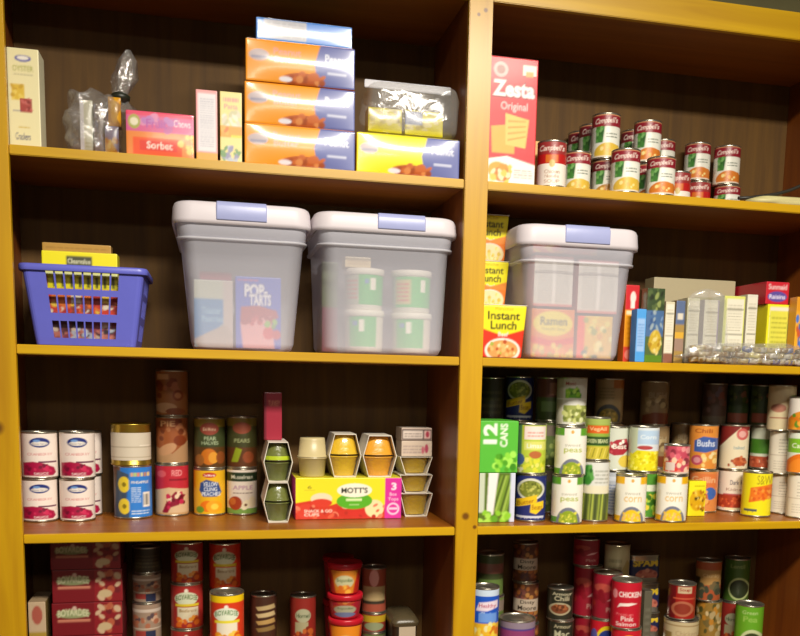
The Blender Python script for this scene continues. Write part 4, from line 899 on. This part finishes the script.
stack(633, .25, S1, SR, [('soupD', 171, 'lower rear soup can right of the highest can'), ('soupD', 128.5, 'upper rear soup can just right of the highest can')], gp, 'soup_can')
stack(647, .13, S1, SR, [('soupO', 162, 'lower soup can behind the front can with orange picture'), ('soupO', 118.5, 'upper soup can with gleaming lid behind the orange-picture can')], gp, 'soup_can')
stack(660.5, .042, S1, .033, [('soupO', 155, 'front soup can with orange picture, rightmost on the shelf edge')], gp, 'soup_can')
stack(662, .272, S1, .032, [('soupO', 176, 'lower soup can farthest back behind the orange-picture cans'), ('soupO', 138, 'upper soup can farthest back behind the orange-picture cans')], gp, 'soup_can')
stack(677, .195, S1, .0325, [('noodle', 170, 'single low soup can in the gap right of the orange-picture can')], gp, 'soup_can')
stack(697, .25, S1, SR, [('noodle', 180, 'lower red soup can of the two-high column left of the last column'), ('soupO', 141, 'upper soup can of the two-high column left of the last column')], gp, 'soup_can')
stack(726.5, .22, S1, SR, [('soupO', 184, 'lower soup can of the rightmost column'), ('soupO', 144, 'upper soup can of the rightmost column')], gp, 'soup_can')
# flat pouch with a dark strap
x, w_, h_ = XZs(752, 830, 197, .05, S1)
t = thing('flat_pouch', 'pale yellow pouch with a dark strap lying at the right end of the top shelf', 'pouch', (x, .08, S1))
ob('pouch_body', blob('pouch_body', w_, .10, max(h_, .018), 5, rough=.06), plain('pale_yellow_pouch', 'c8c088', .5), t)
def tube(name, pts, r, n=10):
    V, Fc = [], []
    for k, p in enumerate(pts):
        a = Vector(pts[max(0, k - 1)]); b = Vector(pts[min(len(pts) - 1, k + 1)]); d = (b - a).normalized()
        s = d.cross(Vector((0, 1, .01))).normalized(); q = d.cross(s)
        for i in range(n):
            t = 2 * PI * i / n; V.append(Vector(p) + s * r * math.cos(t) + q * r * math.sin(t))
    for k in range(len(pts) - 1):
        for i in range(n): a, b = k * n + i, k * n + (i + 1) % n; Fc.append((a, b, b + n, a + n))
    Fc += [tuple(reversed(range(n))), tuple(range((len(pts) - 1) * n, len(pts) * n))]
    return mesh(name, V, Fc)
px = []
for u, v in ((738, 199.5), (750, 199), (762, 197.5), (776, 195.5), (790, 191.5), (803, 186), (816, 180)):
    X, Z = at(u, v, .075); px.append((X - x, -.006, Z - S1 + .003))
ob('strap', tube('strap', px, .004), plain('dark_strap', '2c2a24', .45), t)

# ================================================================ SECOND SHELF, RIGHT BAY
def f(c):
    c.p([(0, .55), (0, 1), (1, 1), (1, .55), (.5, .42)], 'ece020').t('Maruchan', .3, .9, .7, .96, 'b88c18', .0).t('Instant', .14, .72, .86, .88, '18180c', .02).t('Lunch', .2, .54, .8, .7, '18180c', .02).t('Beef', .38, .41, .62, .49, 'f0dcd8', .02)
    c.e(.5, .14, .44, .24, 'f0e4d8').e(.5, .15, .38, .19, 'd89c58').n(.14, 0, .86, .32, ['e8b870', 'c87838', 'a8b048', 'f0d8a0', 'b85028'], 30, .04, 1, True)
IL = canv(50, 56, 'd8341c', f)
def f2(c):
    f(c); c.p([(0, .38), (0, .55), (.5, .44), (1, .56), (1, .38)], 'e08838').e(.5, .14, .44, .22, 'e8d8a8').n(.14, 0, .86, .32, ['e8d070', 'd8b848', 'f0e0a0'], 30, .04, 1, True)
IL2 = canv(50, 56, 'e07828', f2)
def lunch(label, u0, u1, vt, Y, z, img, H=None):
    H = H or at((u0 + u1) / 2, vt, Y)[1] - z; x0, x1 = atz(u0, z + H, Y), atz(u1, z + H, Y); w = x1 - x0
    me = box_mesh('noodle_cup', w, w * .92, H, img, 'd8a040', 'e8dcc8', .002, .004, taper=.14, bulge=.001)
    o = ob('noodle_cup', me, CARD, None, ((x0 + x1) / 2, Y, z)); tag(o, label, 'noodle cup', 'instant noodle cups in square sleeves')
    ob('paper_lid', bevbox('paper_lid', -w * .5, w * .5, .0, w * .9, H - .0004, H + .0008, 0), WHITE, o)
    return z + H + .0014
lunch('red and yellow instant noodle cup standing alone in front by the central upright', 481.5, 527.5, 305, .012, S2, IL)
z = S2
z = lunch('lowest instant noodle cup of the stack of three behind the single front cup', 474, 509.5, 307, .135, z, IL2)
z = lunch('middle instant noodle cup of the stack of three against the central upright', 473.5, 509.5, 261, .135, z, IL2)
z = lunch('topmost instant noodle cup of the stack of three against the central upright', 473, 509.5, 214.5, .135, z, IL2)
tote('clear lidded bin packed with ramen noodle packs on the right bay shelf', 521, 645, 536, 628, 226, 245, 262, .03, .262, 566, 611)
WB = canv(40, 56, 'd8d4cc', lambda c: (c.ln(.1, .1, .45, .9, 'a8a49c', 16, .35), c.ln(.55, .1, .9, .9, 'b0aca4', 16, .35), c.r(.47, 0, .53, 1, 'ece8e4'), c.r(0, 0, 1, .05, 'd88078'), c.r(0, .95, 1, 1, 'd88078')))
RN = canv(56, 50, 'e0801c', lambda c: (c.e(.5, .7, .46, .26, 'e8d828'), c.t('Ramen', .2, .66, .82, .84, '4c5020', .02), c.t('Noodle Soup', .24, .54, .78, .62, '6c7028', .0), c.p([(0, .3), (0, .44), (.5, .34), (1, .44), (1, .3), (.5, .22)], 'd83c24'), c.n(0, 0, 1, .24, ['e8d050', 'b8a838', 'e89838'], 26, .05)))
RN2 = canv(40, 46, 'e0b830', lambda c: (c.r(0, 0, .2, 1, 'e85028'), c.n(.2, 0, 1, 1, ['e8d858', 'd8a028', '98a030', 'f0e898', '3c6858'], 24, .08)))
RO = canv(30, 56, 'e08850', lambda c: c.n(0, 0, 1, 1, ['e8a070', 'd86840', 'e8c090'], 14, .12))
RT = canv(70, 14, 'e06038', lambda c: c.n(0, 0, 1, 1, ['e8a040', 'd83c38', 'e8c050'], 16, .05))
gp = 'ramen packs in the lidded bin'
def pack(label, u0, u1, vt, vb, Y, img, dep=.035, z=None, side='d89040'):
    if z is None: z = at((u0 + u1) / 2, vb, Y)[1]
    return carton('ramen_pack', label, 'noodle pack', u0, u1, vt, Y, z, dep, img, side, mat=FOILP, group=gp, bulge=.004, flap=False)[1]
z = S2 + .0065
z1 = pack('ramen pack with yellow oval standing lowest at the left in the ramen bin', 531, 574, 309, 0, .075, RN, .05, z)
z2 = pack('yellow ramen pack with red edge lowest at the right in the ramen bin', 577, 612, 316, 0, .075, RN2, .05, z)
z1 = pack('pale back of a ramen pack, upper left in the ramen bin', 534, 573, 256, 0, .075, WB, .05, z1 + .005, 'd87058')
z2 = pack('pale back of a ramen pack, upper right in the ramen bin', 578, 618, 260, 0, .075, WB, .05, z2 + .005, 'd87058')
pack('orange ramen pack lying across the top inside the ramen bin', 533, 597, 244, 0, .078, RT, .066, z1 + .006)
pack('orange ramen packs column end, lower, at the far left in the ramen bin', 531, 548, 306, 0, .15, RO, .09, z)
pack('orange ramen pack, upper, at the far left in the ramen bin', 530, 548, 250, 0, .15, RO, .09, at(540, 303, .15)[1])
def f(c): c.r(0, .68, 1, 1, 'c82028').e(.55, .84, .2, .08, 'f0d8d0').r(.4, .7, .7, .8, 'f0e0d8').r(.1, .62, .95, .67, 'f0d8b0').r(.0, .22, 1, .62, 'e89810').ln(.2, .3, .8, .55, 'd88408', 4).r(0, .0, 1, .2, 'd8402c').e(.5, .1, .4, .07, 'ec8878')
carton('grain_box', 'narrow red and orange box right of the ramen bin', 'box', 624.5, 638, 285, .07, S2, .03, canv(24, 90, 'e89018', f), 'c86818', 'c02028')
carton('grain_box', 'narrow light blue box in front of the red and orange box by the ramen bin', 'box', 636, 645.5, 309, .02, S2, .03, canv(16, 60, '4c9ce0', lambda c: c.r(.1, .2, .9, .82, '98bce8').ln(.2, .3, .8, .75, '6c98d0', 8)), '3c80c8', '4c9ce0')
def f(c): c.r(0, .35, 1, .7, '4c6c98').r(0, .7, 1, 1, '3c4c30').n(0, .7, 1, 1, ['54643c', '8c9858', '2c3424'], 14, .1).n(0, .35, 1, .68, ['7c98c0', '3c5888', '98a8b0'], 14, .09).e(.55, .28, .36, .16, 'c8a838').n(.15, .1, .95, .42, ['d8c058', 'b08828', 'e0d088'], 18, .07, 1, True).r(0, 0, 1, .1, '5c8428')
carton('meal_pouch', 'standing pouch with blue middle and golden pasta picture', 'pouch', 646, 663.5, 288, .03, S2, .03, canv(28, 80, '54683c', f), '4c5c38', mat=FOILP, bulge=.003, flap=False)
def nut(c, sx=.1, b=None):
    c.r(sx, .08, .94, .96, 'e6e0cc').ln(.2, .5, .85, .9, 'b4ae98', 10, .3).ln(.2, .12, .85, .4, 'bcb6a0', 7, .3).r(sx, .44, .94, .455, '6c6858').r(sx, .8, .94, .815, '6c6858')
    if b: c.r(0, 0, 1, .16, b)
gp = 'dry mix cartons standing side by side'
carton('mix_box', 'narrow white carton with brown foot right of the golden pasta pouch', 'box', 664.5, 673.5, 301.5, .062, S2, .05, canv(16, 70, 'd0c8a8', lambda c: nut(c, .1, '8c5c48')), 'b0a080', group=gp)
carton('mix_box', 'narrow carton with blue top and golden middle between white cartons', 'box', 675, 684, 300.5, .064, S2, .05, canv(16, 70, 'a88848', lambda c: c.r(0, .62, 1, 1, '5c6c90').r(.2, .7, .8, .8, 'd8d0c0').r(0, .2, 1, .4, '9c8070').r(0, .4, 1, .5, 'd8a838')), '8c7448', group=gp)
carton('mix_box', 'first tall white nutrition-panel carton left of the clear film bag', 'box', 686, 698.5, 298, .072, S2, .05, canv(22, 80, 'd8d4b0', nut), 'c0b898', group=gp)
carton('mix_box', 'white nutrition-panel carton under the clear film bag', 'box', 703, 718, 300, .072, S2, .05, canv(24, 80, 'dcd8c4', lambda c: (nut(c), c.r(.9, 0, 1, 1, '8c789c'))), 'b8a8b0', group=gp)
carton('mix_box', 'widest white nutrition-panel carton with a yellow edge', 'box', 722.5, 743.5, 296, .074, S2, .05, canv(34, 80, 'd8dc70', lambda c: nut(c, .14)), 'c8c48c', group=gp)
carton('mix_box', 'white nutrition-panel carton just left of the yellow and red boxes', 'box', 745.5, 756, 294.5, .085, S2, .05, canv(20, 80, 'dcd8c8', nut), 'c8c0a8', group=gp)
def f(c): c.p([(.5, 0), (.55, .4), (.5, .8), (1, .8), (1, 0)], '8c8448').t('Pasta', .18, .3, .34, .55, 'b88878').n(.55, .1, .98, .6, ['a09858', '70683c'], 14, .03)
carton('long_box', 'long beige and olive box standing behind the white cartons', 'box', 652, 733, 279, .205, S2, .05, canv(90, 80, 'b4a888', f), '988c68', 'a89c78')
def f(c): nut(c, .1); c.r(.12, .1, .92, .9, 'dcd850').ln(.2, .15, .85, .85, 'a8a438', 9, .3)
o, z = carton('raisin_box', 'bright yellow box under the red box right of the white cartons', 'box', 766, 789, 304.5, .075, S2, .18, canv(34, 60, 'ece41c', f), 'd8cc20', 'e0d420')
def f(c): c.t('Sunmaid', .1, .66, .9, .9, 'e8c8c8', .02).e(.5, .34, .42, .24, '5c4c9c').t('Raisins', .15, .24, .85, .44, 'e0d8f0', .02)
carton('raisin_box', 'red box with purple lozenge on top of the yellow box', 'box', 766, 789, 282, .078, z, .18, canv(34, 34, 'c82030', f), 'b01c2c', 'b83040')
def f(c): c.r(0, .8, 1, 1, 'e09820').r(.2, .3, 1, .62, '3c60a8').n(.1, .2, 1, .7, ['4c78c8', 'e8b040', 'c85830'], 16, .1).r(0, 0, 1, .2, '3050a0')
carton('snack_box', 'orange and blue box cut off at the right end of the second shelf', 'box', 795, 811, 297, .04, S2, .03, canv(40, 66, 'e8a828', f), 'c88820')
# clear film bag over the cartons, and the flat bag of wrapped sweets
x, w_, h_ = XZs(690, 729, 290, .05, S2)
Vf, Ff = [], []
fz = thing('film_sheet', 'loose clear film sheet draped over two white cartons', 'plastic film', (x, .060, S2))
for i in range(25):
    for j in range(21):
        a = -1 + 2 * i / 24; t = j / 20
        Vf.append((a * w_ / 2 * (1 + .1 * (1 - t)), -.004 * math.sin(7 * a + 3 * t) + .0 + t * .006, .004 + t * h_ * (1 - .12 * a * a)))
for i in range(24):
    for j in range(20): a = i * 21 + j; Ff.append((a, a + 21, a + 22, a + 1))
fo = ob('film', mesh('film', Vf, Ff), FILM, fz)
fo.modifiers.new('wall', 'SOLIDIFY').thickness = .0004
x0 = atz(682, S2, .04); x1 = atz(812, S2, .04)
sb = thing('sweets_bag', 'flat clear bag of small wrapped sweets along the shelf edge', 'bag', ((x0 + x1) / 2, .032, S2))
ob('bag_film', blob('bag_film', (x1 - x0), .048, .052, 12, 60, 24, .12, .6), CELLO, sb)
rg = random.Random(4); SWM = []
SWC = [('8c6c34', 'brown'), ('b8a468', 'tan'), ('c8c4b8', 'silvery white'), ('5c68a0', 'blue'), ('d8cc70', 'pale yellow'), ('5c4428', 'dark brown'), ('e0dcd4', 'white')]
for cl, _n in SWC:
    SWM.append(box_mesh('wrapped_sweet', .025, .013, .013, canv(14, 8, cl, lambda c: c.n(0, 0, 1, 1, [cl, 'd8d0b8', '786848'], 7, .12)), cl, cl, .0025, .004, bulge=.002, taper=.1))
for layer, m in enumerate((23, 22, 19)):
    for q in range(m):
        if layer == 2 and q in (3, 4, 9, 16): continue
        xx = x0 + .018 + (x1 - x0 - .036) * (q + .5 + rg.uniform(-.12, .12)) / m
        cl = rg.choice((0, 0, 1, 5)) if q < m * .4 else rg.randrange(7)
        o = ob('wrapped_sweet', SWM[cl], FOILP, None, (xx, .020 + rg.uniform(0, .008), S2 + .003 + layer * .0135 + rg.uniform(0, .001)), rg.uniform(-.5, .5))
        o.rotation_euler[1] = rg.uniform(-.25, .25)
        tag(o, '%s wrapped sweet in the %s layer of the flat clear bag' % (SWC[cl][1], ('bottom', 'middle', 'top')[layer]), 'sweet', 'wrapped sweets in the flat clear bag')

# ================================================================ THIRD SHELF, RIGHT BAY
def f(c):
    for k in range(9): c.p([(.3 + k * .07, .22), (.6 + k * .06, .95), (.65 + k * .06, .95), (.36 + k * .07, .22)], ['7c9c30', '4c641c', 'a0bc50'][k % 3])
    c.r(0, .2, .15, 1, 'c8d0b8').p([(.22, .15), (.25, 1), (.52, 1), (.4, .15)], 'ece8e4').r(.86, .0, 1, 1, 'd0d4e8').n(0, 0, .86, .22, ['8cc830', '60a020', 'a8dc50'], 16, .09)
o, z = carton('can_carton', 'carton printed with white bands and long green beans, under the green carton', 'box', 479, 515, 473, .055, S3, .14, canv(40, 56, '587020', f), '487020', '60a030', flap=False)
def f(c):
    c.t('12', .08, .56, .44, .95, 'f0f4e8', .04, rot=True).t('CANS', .52, .5, .72, .95, 'e8f0dc', .03, rot=True)
    for k in range(5): c.e(.5 + k * .11, .2 + .05 * (k % 2), .13, .07, ['90d840', '68b828', 'a8e858'][k % 3], -.8)
    c.n(.4, .0, 1, .4, ['90d840', '50a020', 'a8e858', '3c8818'], 16, .07)
carton('can_carton', 'bright green twelve-can carton beside the central upright', 'box', 480, 518, 421, .055, z, .14, canv(44, 56, '58b838', f), '48a030', '58b838')
gp = 'vegetable cans on the third shelf of the right bay'; K = .0372
def st(*a, **k): stack(*a, group=gp, **k)
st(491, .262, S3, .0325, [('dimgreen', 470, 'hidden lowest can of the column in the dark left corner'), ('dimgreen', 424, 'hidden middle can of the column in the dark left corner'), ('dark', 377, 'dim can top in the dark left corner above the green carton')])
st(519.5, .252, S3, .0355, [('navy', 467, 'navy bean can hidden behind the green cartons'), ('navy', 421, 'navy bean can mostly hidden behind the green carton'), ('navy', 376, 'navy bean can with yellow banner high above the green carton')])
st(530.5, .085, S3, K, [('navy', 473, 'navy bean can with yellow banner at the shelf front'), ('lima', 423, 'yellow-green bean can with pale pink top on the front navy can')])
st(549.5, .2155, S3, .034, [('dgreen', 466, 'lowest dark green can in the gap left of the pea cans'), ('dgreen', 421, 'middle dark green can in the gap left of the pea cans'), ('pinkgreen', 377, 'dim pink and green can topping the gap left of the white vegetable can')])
st(567, .042, S3, K, [('peas', 474.5, 'lower white and green pea can at the shelf front'), ('peas', 426, 'upper white and green pea can with a bowl picture', 3.5)])
st(571.5, .147, S3, K, [('peas', 470, 'hidden lowest can behind the two pea cans'), ('peas', 425.5, 'hidden middle can behind the two pea cans'), ('lettuce', 377, 'white can with green leaves and mixed vegetables above the pea cans')])
st(594.5, .070, S3, .0345, [('aspar', 460, 'tall white-topped asparagus can right of the lower pea can'), ('greens', 417, 'green bean can with orange name plate on the asparagus can', 2.5, .031)])
st(609, .24, S3, K, [('tan', 467, 'hidden lowest can of the tan column'), ('tan', 423, 'hidden middle can of the tan column'), ('tan', 378, 'dim tan can with a bowl picture right of the white leafy can')])
st(614.5, .163, S3, K, [('whblue', 470, 'pale blue-grey can behind the left corn can'), ('whred', 426, 'pale can with a dark red badge left of the yellow corn can')])
st(630.5, .042, S3, K, [('corn', 474, 'left white and orange corn can at the shelf front')])
st(643.5, .111, S3, K, [('gmix', 471, 'green can in the gap between the two white corn cans'), ('ycorn', 425.5, 'yellow and sky blue corn can above the two white corn cans')])
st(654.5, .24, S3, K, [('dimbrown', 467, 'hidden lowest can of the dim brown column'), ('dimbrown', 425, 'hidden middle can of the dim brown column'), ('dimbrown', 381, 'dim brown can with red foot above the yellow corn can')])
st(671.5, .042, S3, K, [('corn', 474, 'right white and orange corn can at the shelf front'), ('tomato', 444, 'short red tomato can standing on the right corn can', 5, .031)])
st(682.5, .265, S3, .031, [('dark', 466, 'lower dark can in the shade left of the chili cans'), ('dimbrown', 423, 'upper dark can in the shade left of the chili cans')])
st(703, .187, S3, K, [('oral', 469, 'orange can under the orange and blue chili can'), ('orblue', 424, 'orange and blue chili can left of the maroon-striped can')])
def f(c): c.e(.5, .45, .44, .3, 'd8a818').n(.1, .15, .95, .75, ['f0c840', 'b87818', 'f4e080', '5c4818'], 26, .07).ln(.3, .84, .9, .92, 'b8a810', 1)
carton('pasta_pouch', 'small yellow pasta pouch right of the right corn can', 'pouch', 688.5, 705.5, 481, .10, S3, .03, canv(26, 44, 'ece424', f), 'd8c820', mat=FOILP, bulge=.004, flap=False)
st(732, .19, S3, K, [('kidney', 469, 'kidney bean can with red foot under the maroon-striped can'), ('maroon', 424.5, 'cream bean can with a slanting maroon corner', 2)])
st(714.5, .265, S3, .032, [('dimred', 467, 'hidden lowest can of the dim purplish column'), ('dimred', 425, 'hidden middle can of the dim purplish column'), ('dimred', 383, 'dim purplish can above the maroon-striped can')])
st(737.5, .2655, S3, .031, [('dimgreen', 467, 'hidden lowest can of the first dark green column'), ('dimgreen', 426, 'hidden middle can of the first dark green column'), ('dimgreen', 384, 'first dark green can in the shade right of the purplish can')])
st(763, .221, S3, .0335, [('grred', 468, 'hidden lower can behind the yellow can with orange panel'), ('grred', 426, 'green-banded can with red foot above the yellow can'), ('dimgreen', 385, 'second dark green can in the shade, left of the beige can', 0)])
st(756.5, .10, S3, K, [('yellowS', 471, 'bright yellow can with an orange panel at the shelf front')])
st(782.5, .138, S3, .0345, [('white', 474, 'plain cream can in the gap right of the bright yellow can'), ('white', 431, 'plain cream can left of the green and orange carrot can'), ('beige', 385, 'beige can with pink oval high at the right', -1)])
st(801, .062, S3, .035, [('white', 473, 'large cream can cut off at the right end of the shelf front'), ('grorange', 431, 'green and orange carrot can at the right end', 1), ('carrot', 397, 'short can with carrot picture topping the right end column', 2)])

# ================================================================ BOTTOM SHELF, RIGHT BAY
gp = 'cans on the bottom right shelf'
st(484.5, .06, S4, .034, [('bluebowl', 640, 'lower blue can beside the central upright'), ('bluebowl', 585.5, 'bright blue and yellow can beside the central upright')])
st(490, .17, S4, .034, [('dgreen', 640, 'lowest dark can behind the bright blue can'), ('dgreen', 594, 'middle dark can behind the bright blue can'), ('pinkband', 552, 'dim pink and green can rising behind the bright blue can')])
gps = 'canned stew in the dark tall column'
z4 = 'tall column of brown stew cans'
stack(525.5, .22, S4, .0335, [('stew', 662, 'lowest brown stew can of the tall dark column'), ('stew', 621.5, 'second brown stew can from the bottom of the tall dark column'), ('stew', 580.5, 'third brown stew can, second from the top of the tall dark column'), ('stew', 541, 'topmost brown stew can of the tall dark column', 0, .0325)], gps)
st(560, .19, S4, .034, [('mor', 660, 'lowest dark-labelled can right of the stew column'), ('mor', 618, 'middle dark-labelled can right of the stew column'), ('corned', 586, 'dark chili can with an oval bowl picture left of the red salmon cans')])
st(516.5, .10, S4, .045, [('purple', 617, 'wide purple-labelled can low in front of the stew column')])
gs = 'red salmon cans'
stack(625.5, .072, S4, .0375, [('redlogo', 626, 'red can with yellow and blue oval under the brightest red salmon can'), ('salmon', 578.5, 'brightest red salmon can with white lettering at the front', .5)], gs, 'salmon_can')
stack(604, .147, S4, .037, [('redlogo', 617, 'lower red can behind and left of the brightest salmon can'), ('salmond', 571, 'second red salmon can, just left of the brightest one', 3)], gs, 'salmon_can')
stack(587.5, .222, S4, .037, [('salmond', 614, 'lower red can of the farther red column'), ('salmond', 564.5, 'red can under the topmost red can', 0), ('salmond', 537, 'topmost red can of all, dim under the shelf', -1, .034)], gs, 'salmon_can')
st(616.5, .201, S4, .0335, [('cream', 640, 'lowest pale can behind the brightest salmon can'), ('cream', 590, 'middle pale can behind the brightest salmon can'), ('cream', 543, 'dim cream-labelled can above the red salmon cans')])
# oblong meat tins
SP = canv(56, 50, '20264c', lambda c: (c.t('SPAM', .1, .62, .9, .9, 'd8b82c', .04), c.e(.55, .26, .36, .24, 'b86c58'), c.n(.25, .06, .85, .46, ['c88870', '98483c', 'd8a888'], 10, .06), c.r(0, .0, 1, .03, '90701c')))
z = S4
for v, lb in ((638, 'lowest oblong luncheon meat tin behind the salmon cans'), (613.5, 'third oblong luncheon meat tin from the top'), (584, 'second oblong luncheon meat tin from the top'), (555.5, 'topmost oblong luncheon meat tin with yellow lettering')):
    H = at(646, v, .20)[1] - z; x0, x1 = atz(630, z + H / 2, .20), atz(662, z + H / 2, .20)
    o = thing('meat_tin', lb, 'tin', ((x0 + x1) / 2, .235, z), 0, 'oblong luncheon meat tins in one stack')
    w_ = x1 - x0
    ob('tin_body', loft('tin_body', [(0, w_ * .97, .062, .016), (.001, w_, .065, .018), (.003, w_, .065, .018), (.004, w_ * .97, .062, .016), (H - .004, w_ * .97, .062, .016), (H - .003, w_, .065, .018), (H - .0005, w_, .065, .018), (H, w_ * .97, .062, .016)], True, True), TIN, o)
    m2 = box_mesh('label_print', w_ * .985, .0635, H - .010, SP, '20264c', '20264c', .0022, .015); ob('label', m2, PAPER, o, (0, -.0635 / 2, .005))
    z += H + .0004
x, w_, h_ = XZs(643, 652, 590, .155, S4)
carton('grey_bottle_box', 'slim grey box between the bright salmon can and the meat tins', 'box', 643, 651, 591, .135, S4, .035, canv(12, 60, '5c5848', lambda c: c.ln(.2, .2, .8, .8, '6c6858', 6)), '4c483c')
st(681.5, .152, S4, .0385, [('beigered', 617, 'wide beige can with red lettering below the red soup can', -1, .0455), ('redsoup', 582, 'red soup can standing on the wide beige can', 0, .036)])
st(708, .205, S4, .034, [('yfloral', 642, 'lowest patterned can right of the red soup can'), ('yfloral', 599, 'yellow patterned can under the orange sunset can', 0), ('sunset', 559, 'orange and grey can right of the red soup can')])
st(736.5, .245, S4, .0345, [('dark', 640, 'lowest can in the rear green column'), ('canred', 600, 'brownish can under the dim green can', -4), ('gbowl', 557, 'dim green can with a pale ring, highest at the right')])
st(748.5, .15, S4, .0365, [('gbowl2', 652, 'lower green can at the right end of the bottom shelf'), ('gbowl2', 603, 'bright green can with a pale ring at the right end of the bottom shelf')])
